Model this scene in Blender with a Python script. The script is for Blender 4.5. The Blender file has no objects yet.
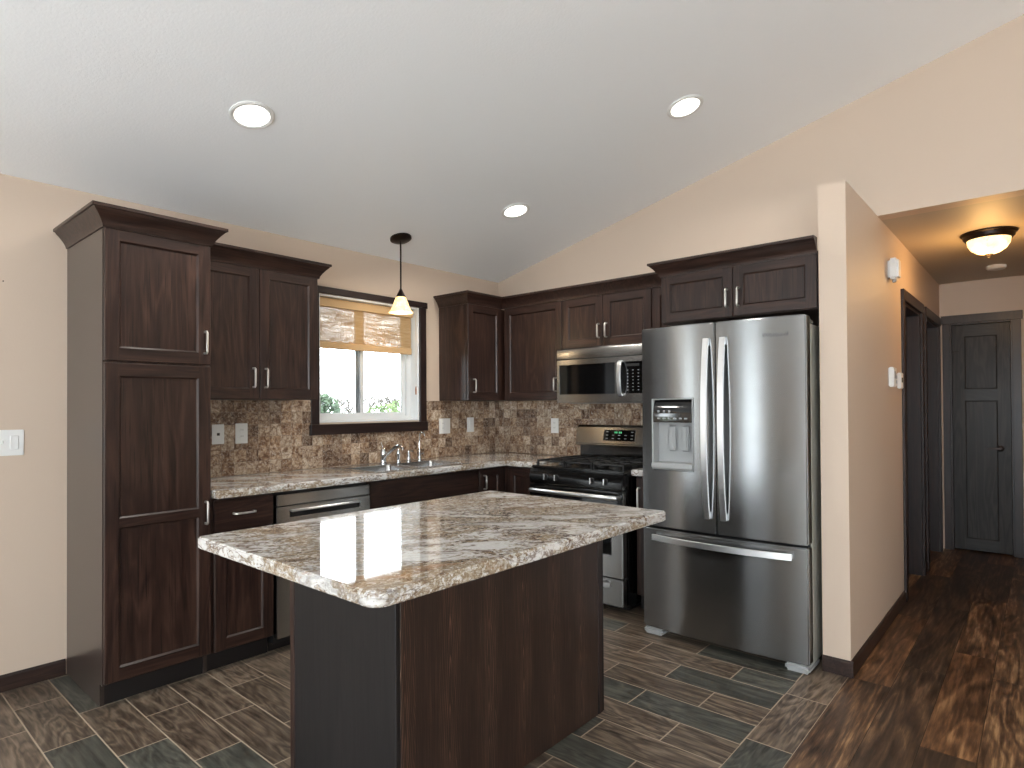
import bpy, bmesh, math, random
from mathutils import Vector, Matrix
random.seed(11)
SC = bpy.context.scene
COL = SC.collection
R = math.radians

# ------------------------------------------------------------ camera
CAM = Vector((-4.171, -3.7401, 1.3412))
YAW, PITCH, ROLL = R(-48.7109), R(.5656), R(-.3357)
f0 = Vector((-math.sin(YAW), math.cos(YAW), 0)); r0 = Vector((math.cos(YAW), math.sin(YAW), 0))
FW = f0 * math.cos(PITCH) + Vector((0, 0, math.sin(PITCH)))
u0 = -f0 * math.sin(PITCH) + Vector((0, 0, math.cos(PITCH)))
RT = r0 * math.cos(ROLL) + u0 * math.sin(ROLL)
UP = u0 * math.cos(ROLL) - r0 * math.sin(ROLL)
cd = bpy.data.cameras.new('camera'); cam = bpy.data.objects.new('camera', cd); COL.objects.link(cam)
M = Matrix((RT, UP, -FW)).transposed().to_4x4(); M.translation = CAM
cam.matrix_world = M
cd.sensor_width = 36; cd.sensor_fit = 'HORIZONTAL'; cd.lens = 614.5089 / 1024 * 36
cd.shift_x = (512 - 505.4429) / 1024; cd.shift_y = (400.1681 - 384) / 1024
cd.clip_start = .05; cd.clip_end = 400
SC.camera = cam

# ------------------------------------------------------------ world, portals, exposure
EXPOSURE = 0.12
SKY = 12.0
w = bpy.data.worlds.new('overcast_sky'); SC.world = w; w.use_nodes = True
bgn = w.node_tree.nodes['Background']
bgn.inputs[0].default_value = (.88, .95, 1.0, 1); bgn.inputs[1].default_value = SKY
vs = SC.view_settings
SC.display_settings.display_device = 'sRGB'
vs.view_transform = 'Standard'; vs.look = 'None'; vs.gamma = 1; vs.exposure = EXPOSURE; vs.use_curve_mapping = False
SC.cycles.max_bounces = 10; SC.cycles.diffuse_bounces = 6; SC.cycles.glossy_bounces = 5
SC.cycles.transparent_max_bounces = 12
SC.cycles.sample_clamp_indirect = 6.0
SC.cycles.caustics_reflective = False; SC.cycles.caustics_refractive = False
SC.cycles.use_denoising = True


def portal(name, c, sx, sy, direction):
    """daylight portal sitting in a real window opening (guides the sky light, emits nothing itself)"""
    l = bpy.data.lights.new(name, 'AREA'); l.shape = 'RECTANGLE'; l.size = sx; l.size_y = sy
    l.cycles.is_portal = True
    o = bpy.data.objects.new(name, l); COL.objects.link(o); o.location = c
    o.rotation_euler = Vector(direction).to_track_quat('-Z', 'Z').to_euler()
    return o


portal('daylight_kitchen_window', (-1.405, .11, 1.70), .96, .94, (0, -1, 0))
portal('daylight_dining_window', (-5.2, .11, 1.15), .7, 2.0, (0, -1, 0))
portal('daylight_side_window', (-7.66, -.8, 1.15), .7, 2.0, (1, 0, 0))
portal('daylight_side_window', (-7.66, -4.9, 1.25), 5.0, 2.0, (1, 0, 0))
portal('daylight_rear_window', (-5.6, -8.46, 1.35), 1.4, 1.8, (0, 1, 0))


def point(name, loc, power, color, radius=.05):
    l = bpy.data.lights.new(name, 'POINT'); l.energy = power; l.color = color; l.shadow_soft_size = radius
    o = bpy.data.objects.new(name, l); COL.objects.link(o); o.location = loc
    return o


# ------------------------------------------------------------ materials
def lin(c):
    return tuple(((v / 255) / 12.92 if v / 255 <= .04045 else ((v / 255 + .055) / 1.055) ** 2.4) for v in c) + (1,)


class G:
    """small node graph writer"""
    def __init__(s, name):
        s.m = bpy.data.materials.new(name); s.m.use_nodes = True
        s.t = s.m.node_tree; s.b = s.t.nodes['Principled BSDF']; s.out = s.t.nodes['Material Output']

    def n(s, typ, **k):
        o = s.t.nodes.new(typ)
        for a, v in k.items(): setattr(o, a, v)
        return o

    def put(s, sock, v):
        if hasattr(v, 'is_output') or isinstance(v, bpy.types.NodeSocket): s.t.links.new(v, sock)
        else: sock.default_value = v

    def set(s, **k):
        for a, v in k.items(): s.put(s.b.inputs[a.replace('_', ' ')], v)
        return s

    def m_(s, op, a, b=0.0, c=None):
        o = s.n('ShaderNodeMath', operation=op); s.put(o.inputs[0], a); s.put(o.inputs[1], b)
        if c is not None: s.put(o.inputs[2], c)
        return o.outputs[0]

    def coord(s, kind='Object'):
        return s.n('ShaderNodeTexCoord').outputs[kind]

    def geo(s):
        return s.n('ShaderNodeNewGeometry').outputs['Position']

    def rnd(s):
        return s.n('ShaderNodeObjectInfo').outputs['Random']

    def sep(s, v):
        o = s.n('ShaderNodeSeparateXYZ'); s.put(o.inputs[0], v); return o.outputs

    def comb(s, x=0.0, y=0.0, z=0.0):
        o = s.n('ShaderNodeCombineXYZ'); s.put(o.inputs[0], x); s.put(o.inputs[1], y); s.put(o.inputs[2], z)
        return o.outputs[0]

    def mul(s, v, sc):
        o = s.n('ShaderNodeVectorMath', operation='MULTIPLY'); s.put(o.inputs[0], v); s.put(o.inputs[1], sc); return o.outputs[0]

    def add(s, v, b):
        o = s.n('ShaderNodeVectorMath', operation='ADD'); s.put(o.inputs[0], v); s.put(o.inputs[1], b); return o.outputs[0]

    def noise(s, v, scale=1.0, detail=4.0, rough=.55, dist=0.0, out=0):
        o = s.n('ShaderNodeTexNoise'); s.put(o.inputs['Vector'], v)
        for a, b in (('Scale', scale), ('Detail', detail), ('Roughness', rough), ('Distortion', dist)): s.put(o.inputs[a], b)
        return o.outputs[out]

    def vor(s, v, scale, feature='F1', out='Distance', rand=1.0):
        o = s.n('ShaderNodeTexVoronoi', feature=feature); s.put(o.inputs['Vector'], v); s.put(o.inputs['Scale'], scale)
        s.put(o.inputs['Randomness'], rand)
        return o.outputs[out]

    def white(s, v, out='Value'):
        o = s.n('ShaderNodeTexWhiteNoise', noise_dimensions='3D'); s.put(o.inputs['Vector'], v); return o.outputs[out]

    def ramp(s, f, stops, interp='LINEAR'):
        o = s.n('ShaderNodeValToRGB'); s.put(o.inputs[0], f); cr = o.color_ramp; cr.interpolation = interp
        while len(cr.elements) < len(stops): cr.elements.new(.5)
        for e, (p, c) in zip(cr.elements, stops):
            e.position = p; e.color = c if len(c) == 4 and max(c) <= 1 else lin(c[:3])
        return o.outputs[0]

    def mix(s, f, a, b, mode='MIX'):
        o = s.n('ShaderNodeMix', data_type='RGBA', blend_type=mode); s.put(o.inputs[0], f); s.put(o.inputs[6], a); s.put(o.inputs[7], b)
        return o.outputs[2]

    def bump(s, h, strength=.2, dist=.01):
        o = s.n('ShaderNodeBump'); s.put(o.inputs['Height'], h); o.inputs['Strength'].default_value = strength
        o.inputs['Distance'].default_value = dist
        s.put(s.b.inputs['Normal'], o.outputs[0]); return s

    def band(s, f, lo, hi):
        o = s.n('ShaderNodeMapRange'); s.put(o.inputs[0], f); o.inputs[1].default_value = lo; o.inputs[2].default_value = hi
        return o.outputs[0]


def plain(name, c, rough=.5, metal=0.0, coat=0.0, **k):
    g = G(name); col = lin(c)
    v = g.noise(g.coord(), 60, 2)
    g.set(Base_Color=g.mix(g.m_('MULTIPLY', v, .12), col, (col[0] * .8, col[1] * .8, col[2] * .8, 1)), Roughness=rough, Metallic=metal)
    if coat: g.set(Coat_Weight=coat, Coat_Roughness=.08)
    for a, b in k.items(): g.set(**{a: b})
    return g.m


def wall_mat(name, c, bs=.12):
    g = G(name); p = g.geo()
    base = lin(c); v = g.noise(p, 1.3, 2)
    g.set(Base_Color=g.mix(g.m_('MULTIPLY', v, .10), base, tuple(x * .85 for x in base[:3]) + (1,)), Roughness=.55)
    g.bump(g.noise(p, 90, 3), bs, .003)
    return g.m


def wood(name, dark, mid, light, axis='z', rough=.33, cath=0.0):
    g = G(name); P = g.coord()
    off = g.m_('MULTIPLY', g.rnd(), 37.0)
    P2 = g.add(P, g.comb(off, off, off))
    s1 = {'z': (7, 7, .8), 'x': (.8, 7, 7)}[axis]
    s2 = {'z': (120, 120, 4), 'x': (4, 120, 120)}[axis]
    s3 = {'z': (38, 38, 1.6), 'x': (1.6, 38, 38)}[axis]
    a = g.noise(g.mul(P2, s1), 1.0, 3, .5, .6)
    rings = g.m_('FRACT', g.m_('MULTIPLY', a, 9.0))
    rings = g.m_('ABSOLUTE', g.m_('SUBTRACT', g.m_('MULTIPLY', rings, 2.0), 1.0))
    fine = g.noise(g.mul(P2, s3), 1.0, 5, .65)
    pores = g.noise(g.mul(P2, s2), 1.0, 2, .6)
    t = g.m_('ADD', g.m_('MULTIPLY', rings, .28 + cath), g.m_('MULTIPLY', fine, .75 - cath * .3))
    col = g.ramp(t, [(.25, dark), (.52, mid), (.80, light)])
    col = g.mix(g.band(pores, .56, .70), col, lin([x * .55 for x in dark]))
    blotch = g.noise(P2, 2.3, 3)
    col = g.mix(g.m_('MULTIPLY', blotch, .45), col, lin(dark))
    g.set(Base_Color=col, Roughness=g.m_('ADD', g.m_('MULTIPLY', fine, .16), rough - .06), Coat_Weight=.10, Coat_Roughness=.22, Specular_IOR_Level=.38)
    g.bump(g.m_('ADD', fine, g.m_('MULTIPLY', pores, -.5)), .12, .002)
    return g.m


DK, MD, LT = (27, 16, 13), (49, 32, 26), (72, 50, 41)
MV = wood('espresso_oak_vertical', DK, MD, LT)
MH = wood('espresso_oak_horizontal', DK, MD, LT, 'x')
WOODS = [MV, MH]
M_TRIM = wood('dark_window_trim', (24, 14, 13), (38, 24, 21), (56, 36, 31), 'z', .4)
M_TRIMH = wood('dark_window_trim_horizontal', (24, 14, 13), (38, 24, 21), (56, 36, 31), 'x', .4)
M_SIDE = plain('espresso_side_panel', (52, 42, 38), .30, Coat_Weight=.4, Coat_Roughness=.25)
M_KICK = plain('toe_kick_shaded', (16, 11, 10), .5)  # toe-kick wood with its shade put into the near-black colour
M_BASE = wood('baseboard_wood', (34, 22, 18), (48, 32, 26), (64, 44, 36), 'x', .45)
M_DOOR = wood('charcoal_oak_door', (21, 18, 17), (31, 28, 26), (52, 47, 44), 'z', .55, .25)
M_DOORH = wood('charcoal_oak_door_rail', (24, 23, 23), (36, 35, 35), (54, 52, 50), 'x', .5)


def island_wood():
    g = G('island_oak_veneer'); P = g.sep(g.coord())
    L = .188
    q = g.m_('DIVIDE', g.m_('ADD', P[0], 4.02), L); leaf = g.m_('FLOOR', q)
    x = g.m_('MULTIPLY', g.m_('SUBTRACT', g.m_('FRACT', q), .5), L)
    wob = g.noise(g.comb(g.m_('MULTIPLY', P[0], 14), leaf, g.m_('MULTIPLY', P[2], 2.6)), 1.0, 3, .55)
    x = g.m_('ADD', x, g.m_('MULTIPLY', g.m_('SUBTRACT', wob, .5), .030))
    ax = g.m_('SQRT', g.m_('ADD', g.m_('MULTIPLY', x, x), .000012))
    f = g.m_('ADD', g.m_('ADD', P[2], g.m_('MULTIPLY', g.white(g.comb(leaf, 1, 1)), .5)), g.m_('MULTIPLY', ax, 17.0))
    f = g.m_('ADD', f, g.m_('MULTIPLY', wob, .25))
    r = g.m_('FRACT', g.m_('MULTIPLY', f, 7.5))
    line = g.band(g.m_('ABSOLUTE', g.m_('SUBTRACT', r, .5)), .30, .48)
    near = g.band(ax, .060, .012)
    fine = g.noise(g.comb(g.m_('MULTIPLY', P[0], 170), g.m_('MULTIPLY', P[1], 170), g.m_('MULTIPLY', P[2], 4.0)), 1, 4, .65)
    t = g.m_('ADD', g.m_('MULTIPLY', line, g.m_('ADD', .07, g.m_('MULTIPLY', near, .26))), g.m_('MULTIPLY', fine, .80))
    col = g.ramp(t, [(.25, (26, 17, 14)), (.48, (46, 31, 25)), (.82, (104, 76, 60))])
    g.set(Base_Color=col, Roughness=.42, Coat_Weight=.12, Coat_Roughness=.3)
    g.bump(fine, .12, .002)
    return g.m


M_ISL = island_wood()
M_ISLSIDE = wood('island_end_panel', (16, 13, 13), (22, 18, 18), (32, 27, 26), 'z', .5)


def granite():
    g = G('flowing_granite'); P = g.geo()
    X, Y, Z = g.sep(P)
    # flow direction runs roughly along x with a drift
    u = g.m_('ADD', g.m_('MULTIPLY', X, .82), g.m_('MULTIPLY', Y, -.57))
    v = g.m_('ADD', g.m_('MULTIPLY', X, .57), g.m_('MULTIPLY', Y, .82))
    F = g.comb(g.m_('MULTIPLY', u, 1.6), g.m_('MULTIPLY', v, 4.2), g.m_('MULTIPLY', Z, 9.0))
    wp = g.noise(F, .9, 3, .6, 0, 1)
    F2 = g.add(F, g.mul(g.add(wp, (-.5, -.5, -.5)), (2.2, 2.2, 2.2)))
    big = g.noise(F2, 1.0, 6, .62, .4)
    big2 = g.noise(g.add(F2, (7.3, 2.2, 4.0)), 1.1, 5, .6, .6)
    sp = g.noise(P, 75, 4, .7)
    sp2 = g.vor(P, 120)
    gn = g.noise(g.mul(P, (60, 60, 60)), 1.0, 3, .75)
    gn2 = g.vor(P, 95, 'F1', 'Color')
    col = g.ramp(g.m_('ADD', g.m_('MULTIPLY', big, .72), g.m_('ADD', g.m_('MULTIPLY', gn, .22), g.m_('MULTIPLY', g.sep(gn2)[0], .10))),
                 [(.36, (212, 212, 212)), (.50, (204, 202, 199)), (.545, (172, 162, 148)), (.59, (132, 114, 92)), (.63, (164, 150, 130)), (.69, (214, 212, 208))])
    grey = g.band(big2, .53, .62)
    col = g.mix(g.m_('MULTIPLY', grey, .55), col, lin((126, 121, 117)))
    vein = g.m_('ABSOLUTE', g.m_('SUBTRACT', big2, .47))
    col = g.mix(g.m_('MULTIPLY', g.band(vein, .022, .004), .75), col, lin((98, 74, 56)))
    vein2 = g.m_('ABSOLUTE', g.m_('SUBTRACT', big, .50))
    col = g.mix(g.m_('MULTIPLY', g.band(vein2, .014, .002), .6), col, lin((84, 70, 62)))
    rust = g.band(g.noise(g.add(F2, (1.3, 9.2, 2)), 1.6, 4, .6), .60, .70)
    col = g.mix(g.m_('MULTIPLY', rust, .4), col, lin((150, 98, 58)))
    dots = g.band(g.noise(P, 190, 3, .7), .60, .68)
    amt = g.band(g.noise(P, 9, 3), .42, .62)
    col = g.mix(g.m_('MULTIPLY', dots, g.m_('MULTIPLY', amt, .9)), col, lin((70, 58, 50)))
    sp3 = g.band(g.noise(P, 110, 2, .6), .62, .70)
    col = g.mix(g.m_('MULTIPLY', sp3, .5), col, lin((235, 232, 226)))
    g.set(Base_Color=col, Roughness=.045, Specular_IOR_Level=.62)
    return g.m


M_GRAN = granite()


def backsplash_mat(name, plane):
    g = G(name); P = g.geo(); X, Y, Z = g.sep(P)
    h = X if plane == 'y' else Y
    S = .0766
    a = g.m_('DIVIDE', g.m_('ADD', h, 2.365 + S * 40), S); b = g.m_('DIVIDE', g.m_('SUBTRACT', Z, 1.0065 - S * 10), S)
    ci, cj = g.m_('FLOOR', a), g.m_('FLOOR', b); fi, fj = g.m_('FRACT', a), g.m_('FRACT', b)
    cell = g.comb(ci, cj, 3.0 if plane == 'y' else 8.0)
    rv = g.white(cell); rc = g.white(cell, 'Color')
    Q = g.add(P, g.mul(rc, (9, 9, 9)))
    warp = g.noise(Q, 14, 3, .6, 0, 1)
    Q2 = g.add(g.mul(Q, (24, 24, 24)), g.mul(warp, (3.0, 3.0, 3.0)))
    vein = g.vor(Q2, 1.0, 'DISTANCE_TO_EDGE')
    cl = g.noise(Q, 17, 5, .62, 1.6)
    base = g.ramp(g.m_('ADD', g.m_('MULTIPLY', cl, .92), g.m_('MULTIPLY', rv, .17)),
                  [(.34, (84, 64, 50)), (.45, (124, 100, 82)), (.54, (160, 138, 118)), (.64, (192, 175, 155)), (.75, (220, 208, 192))])
    tint = g.ramp(rv, [(0, (170, 166, 162)), (.25, (210, 190, 170)), (.5, (236, 212, 184)), (.75, (214, 206, 198)), (1, (255, 244, 232))])
    col = g.mix(.6, base, tint, 'MULTIPLY')
    col = g.mix(g.m_('MULTIPLY', g.band(vein, .07, .0), .75), col, lin((84, 58, 42)))
    v2 = g.m_('ABSOLUTE', g.m_('SUBTRACT', g.noise(Q, 22, 3, .6, 1.2), .5))
    col = g.mix(g.m_('MULTIPLY', g.band(v2, .018, .002), .6), col, lin((216, 204, 190)))
    e = g.m_('MINIMUM', g.m_('MINIMUM', fi, g.m_('SUBTRACT', 1.0, fi)), g.m_('MINIMUM', fj, g.m_('SUBTRACT', 1.0, fj)))
    gr = g.band(e, .022, .010)
    col = g.mix(g.m_('MULTIPLY', gr, .6), col, lin((112, 94, 78)))
    g.set(Base_Color=col, Roughness=g.m_('ADD', g.m_('MULTIPLY', gr, .3), .26))
    g.bump(g.m_('SUBTRACT', g.m_('MULTIPLY', cl, .15), gr), .3, .002)
    return g.m


def floor_tile(name, along):
    g = G(name); P = g.geo(); X, Y, Z = g.sep(P)
    if along == 'y':
        a = g.m_('DIVIDE', g.m_('ADD', X, 3.557 + .18262 * 40), .18262); ia = g.m_('FLOOR', a); fa = g.m_('FRACT', a)
        sh = g.m_('MULTIPLY', g.m_('MODULO', ia, 2.0), .254)
        b = g.m_('DIVIDE', g.m_('ADD', g.m_('SUBTRACT', Y, sh), .28 + .254 * 0 + .508 * 40), .508)
    else:
        a = g.m_('DIVIDE', g.m_('ADD', Y, 10.0), 40.0); ia = g.m_('FLOOR', a); fa = g.m_('FRACT', g.m_('DIVIDE', g.m_('ADD', Y, 3.0), .180))
        b = g.m_('DIVIDE', g.m_('ADD', X, 1.16 + .508 * 40), .508)
    ib, fb = g.m_('FLOOR', b), g.m_('FRACT', b)
    cell = g.comb(ia, ib, 1.0 if along == 'y' else 5.0); rv = g.white(cell); rc = g.white(cell, 'Color')
    Q = g.add(P, g.mul(rc, (20, 20, 20)))
    st = (9, 1.6, 1) if along == 'y' else (1.6, 9, 1)
    n = g.noise(g.mul(Q, st), 1.0, 3, .5, .8)
    r = g.m_('FRACT', g.m_('MULTIPLY', n, 8.0)); r = g.m_('ABSOLUTE', g.m_('SUBTRACT', g.m_('MULTIPLY', r, 2.0), 1.0))
    st2 = (60, 5, 1) if along == 'y' else (5, 60, 1)
    fine = g.noise(g.mul(Q, st2), 1.0, 4, .6)
    t = g.m_('ADD', g.m_('MULTIPLY', r, .26), g.m_('MULTIPLY', fine, .76))
    c1 = g.ramp(t, [(.28, (52, 43, 36)), (.5, (88, 76, 65)), (.74, (122, 108, 93))])
    c2 = g.ramp(t, [(.28, (50, 49, 45)), (.5, (72, 72, 66)), (.74, (94, 93, 85))])
    col = g.mix(g.m_('GREATER_THAN', rv, .66), c1, c2)
    br = g.m_('ADD', .8, g.m_('MULTIPLY', g.sep(rc)[1], .4))
    col = g.mul(col, g.comb(br, br, br))
    e1 = g.m_('MULTIPLY', g.m_('MINIMUM', fa, g.m_('SUBTRACT', 1.0, fa)), .1826)
    e2 = g.m_('MULTIPLY', g.m_('MINIMUM', fb, g.m_('SUBTRACT', 1.0, fb)), .508)
    gr = g.band(g.m_('MINIMUM', e1, e2), .0034, .0022)
    col = g.mix(gr, col, lin((158, 144, 126)))
    g.set(Base_Color=col, Roughness=g.m_('ADD', g.m_('MULTIPLY', gr, .3), .36), Specular_IOR_Level=.35)
    g.bump(g.m_('SUBTRACT', g.m_('MULTIPLY', fine, .3), gr), .25, .002)
    return g.m


def plank_mat():
    g = G('hickory_plank'); P = g.geo(); X, Y, Z = g.sep(P)
    b = g.m_('DIVIDE', g.m_('ADD', Y, 3.0 + .178 * 60), .178); ib, fb = g.m_('FLOOR', b), g.m_('FRACT', b)
    sh = g.m_('MULTIPLY', g.white(g.comb(ib, 2.0, 2.0)), 1.22)
    a = g.m_('DIVIDE', g.m_('ADD', g.m_('ADD', X, sh), 40.0), 1.22); ia, fa = g.m_('FLOOR', a), g.m_('FRACT', a)
    cell = g.comb(ia, ib, 7.0); rv = g.white(cell); rc = g.white(cell, 'Color')
    Q = g.add(P, g.mul(rc, (30, 30, 30)))
    n = g.noise(g.mul(Q, (.75, 5.5, 1)), 1.0, 3, .5, .7)
    r = g.m_('FRACT', g.m_('MULTIPLY', n, 9.0)); r = g.m_('ABSOLUTE', g.m_('SUBTRACT', g.m_('MULTIPLY', r, 2.0), 1.0))
    fine = g.noise(g.mul(Q, (5, 70, 1)), 1.0, 4, .65)
    blot = g.noise(g.mul(Q, (1.3, 7.0, 1)), 1.0, 5, .62)
    t = g.m_('ADD', g.m_('MULTIPLY', r, .13), g.m_('ADD', g.m_('MULTIPLY', fine, .45), g.m_('MULTIPLY', blot, .42)))
    c1 = g.ramp(t, [(.34, (36, 27, 21)), (.45, (70, 51, 39)), (.54, (106, 79, 57)), (.64, (160, 128, 94))])
    c2 = g.ramp(t, [(.34, (30, 24, 21)), (.46, (54, 42, 35)), (.56, (80, 61, 47)), (.68, (120, 94, 72))])
    c3 = g.ramp(t, [(.34, (42, 29, 22)), (.45, (80, 56, 40)), (.55, (114, 82, 57)), (.64, (154, 118, 84))])
    col = g.mix(g.m_('GREATER_THAN', rv, .4), c1, c2); col = g.mix(g.m_('GREATER_THAN', rv, .72), col, c3)
    e1 = g.m_('MULTIPLY', g.m_('MINIMUM', fa, g.m_('SUBTRACT', 1.0, fa)), 1.22)
    e2 = g.m_('MULTIPLY', g.m_('MINIMUM', fb, g.m_('SUBTRACT', 1.0, fb)), .178)
    gr = g.band(g.m_('MINIMUM', e1, e2), .0022, .0008)
    col = g.mix(g.m_('MULTIPLY', gr, .8), col, lin((24, 17, 14)))
    g.set(Base_Color=col, Roughness=.36, Specular_IOR_Level=.35)
    g.bump(g.m_('SUBTRACT', g.m_('MULTIPLY', fine, .3), gr), .2, .002)
    return g.m


def steel(name, c, rough=.27, aniso=.75, brush='x', rot=0.0):
    g = G(name); P = g.coord()
    sc = (3, 3, 260) if brush == 'x' else (260, 260, 3)
    n = g.noise(g.mul(P, sc), 1.0, 3, .6)
    base = lin(c)
    g.set(Base_Color=g.mix(g.m_('MULTIPLY', n, .25), base, tuple(x * .8 for x in base[:3]) + (1,)), Metallic=1.0,
          Roughness=g.m_('ADD', rough - .03, g.m_('MULTIPLY', n, .06)), Anisotropic=aniso, Anisotropic_Rotation=.25)
    tn = g.n('ShaderNodeTangent', direction_type='RADIAL', axis='Z')
    g.t.links.new(tn.outputs[0], g.b.inputs['Tangent'])
    return g.m


M_STEEL = steel('brushed_steel', (150, 152, 153), .24, .92)
M_STEELD = steel('brushed_steel_appliance', (164, 163, 161), .26, .85)
M_HANDLE = plain('satin_steel_handle', (224, 225, 226), .32, 1.0)
M_NICKEL = plain('satin_nickel_pull', (222, 219, 213), .38, 1.0)
M_CHROME = plain('chrome', (214, 216, 218), .10, 1.0)
M_SINK = plain('sink_steel', (190, 191, 192), .25, 1.0)
M_GREY = plain('grey_painted_steel', (128, 127, 122), .4, .35)
M_FSIDE = plain('textured_grey_side', (158, 157, 149), .45)
M_BLACK = plain('gloss_black_enamel', (8, 8, 8), .16, 0, .4)
M_GLASSB = plain('black_oven_glass', (7, 8, 9), .05, 0, .6)
M_IRON = plain('cast_iron', (14, 14, 15), .5)
M_BPLAS = plain('black_plastic', (20, 20, 21), .4)
M_WPLAS = plain('white_plastic', (226, 226, 224), .4)
M_GPLAS = plain('light_grey_plastic', (158, 160, 160), .4)
M_DARKHOLE = plain('socket_slot', (40, 38, 36), .6)
M_VINYL = plain('white_vinyl_frame', (214, 218, 220), .4)
M_JAMB = plain('white_window_jamb', (222, 226, 228), .45)
M_BRONZE = plain('oil_rubbed_bronze', (34, 24, 20), .35, .7)
M_KEY = plain('keypad_print', (150, 152, 154), .5)
M_LOGO = plain('badge_grey', (92, 94, 96), .4, .6)
M_WALL = wall_mat('beige_wall_paint', (199, 180, 162))
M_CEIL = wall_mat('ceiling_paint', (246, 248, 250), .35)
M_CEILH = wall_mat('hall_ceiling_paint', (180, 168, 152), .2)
M_BSY = backsplash_mat('marble_mosaic_window_wall', 'y')
M_BSX = backsplash_mat('marble_mosaic_range_wall', 'x')
M_TILE = floor_tile('wood_look_tile', 'y'); M_TILEB = floor_tile('wood_look_tile_border', 'x'); M_PLANK = plank_mat()


def emit(name, c, strength, var=None):
    g = G(name)
    g.set(Base_Color=lin(c), Emission_Color=lin(c), Emission_Strength=strength, Roughness=.4)
    if var:
        n = g.noise(g.coord(), var, 3, .6, .8)
        g.set(Emission_Color=g.ramp(n, [(.35, (255, 196, 120)), (.55, (255, 226, 170)), (.7, (255, 244, 214))]))
    return g.m


M_CAN = emit('recessed_lamp_lens', (255, 250, 240), 5.0)
M_SHADE = emit('alabaster_glass_shade', (250, 220, 165), 1.05, 30)
M_BOWL = emit('alabaster_glass_bowl', (255, 228, 175), 2.0, 14)
M_CLOCK = emit('green_clock_digits', (90, 190, 130), .5)
M_ORANGE = plain('orange_tip', (150, 90, 50), .5)


def glass_mat():
    g = G('window_glass'); t = g.t
    tr = g.n('ShaderNodeBsdfTransparent'); gl = g.n('ShaderNodeBsdfGlossy'); gl.inputs['Roughness'].default_value = .01
    fr = g.n('ShaderNodeFresnel'); fr.inputs[0].default_value = 1.45; mx = g.n('ShaderNodeMixShader')
    tr.inputs[0].default_value = (.97, .98, .98, 1)
    t.links.new(fr.outputs[0], mx.inputs[0]); t.links.new(tr.outputs[0], mx.inputs[1]); t.links.new(gl.outputs[0], mx.inputs[2])
    t.links.new(mx.outputs[0], g.out.inputs[0]); return g.m


M_GLASS = glass_mat()


def blind_mat():
    g = G('woven_wood_blind'); t = g.t; P = g.coord()
    s = g.noise(g.mul(P, (9, 9, 210)), 1.0, 4, .7)
    s2 = g.noise(g.mul(P, (3, 3, 46)), 1.0, 3, .6)
    col = g.ramp(g.m_('ADD', g.m_('MULTIPLY', s, .6), g.m_('MULTIPLY', s2, .4)), [(.32, (122, 98, 70)), (.5, (178, 150, 112)), (.68, (214, 192, 154))])
    df = g.n('ShaderNodeBsdfDiffuse'); t.links.new(col, df.inputs[0])
    tl = g.n('ShaderNodeBsdfTranslucent'); t.links.new(col, tl.inputs[0])
    m1 = g.n('ShaderNodeMixShader'); m1.inputs[0].default_value = .03
    t.links.new(df.outputs[0], m1.inputs[1]); t.links.new(tl.outputs[0], m1.inputs[2])
    tr = g.n('ShaderNodeBsdfTransparent')
    mx = g.n('ShaderNodeMixShader')
    gap = g.m_('ADD', .005, g.m_('MULTIPLY', g.band(g.m_('ADD', g.m_('MULTIPLY', s, .55), g.m_('MULTIPLY', s2, .45)), .36, .68), .36))
    t.links.new(gap, mx.inputs[0]); t.links.new(m1.outputs[0], mx.inputs[1]); t.links.new(tr.outputs[0], mx.inputs[2])
    t.links.new(mx.outputs[0], g.out.inputs[0]); return g.m


M_BLIND = blind_mat()
M_BLINDS = plain('blind_valance', (190, 160, 120), .7)


def leaf_mat(name, a, b):
    g = G(name); g.set(Base_Color=g.ramp(g.noise(g.geo(), 3, 3), [(.35, a), (.65, b)]), Roughness=.7); return g.m


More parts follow.
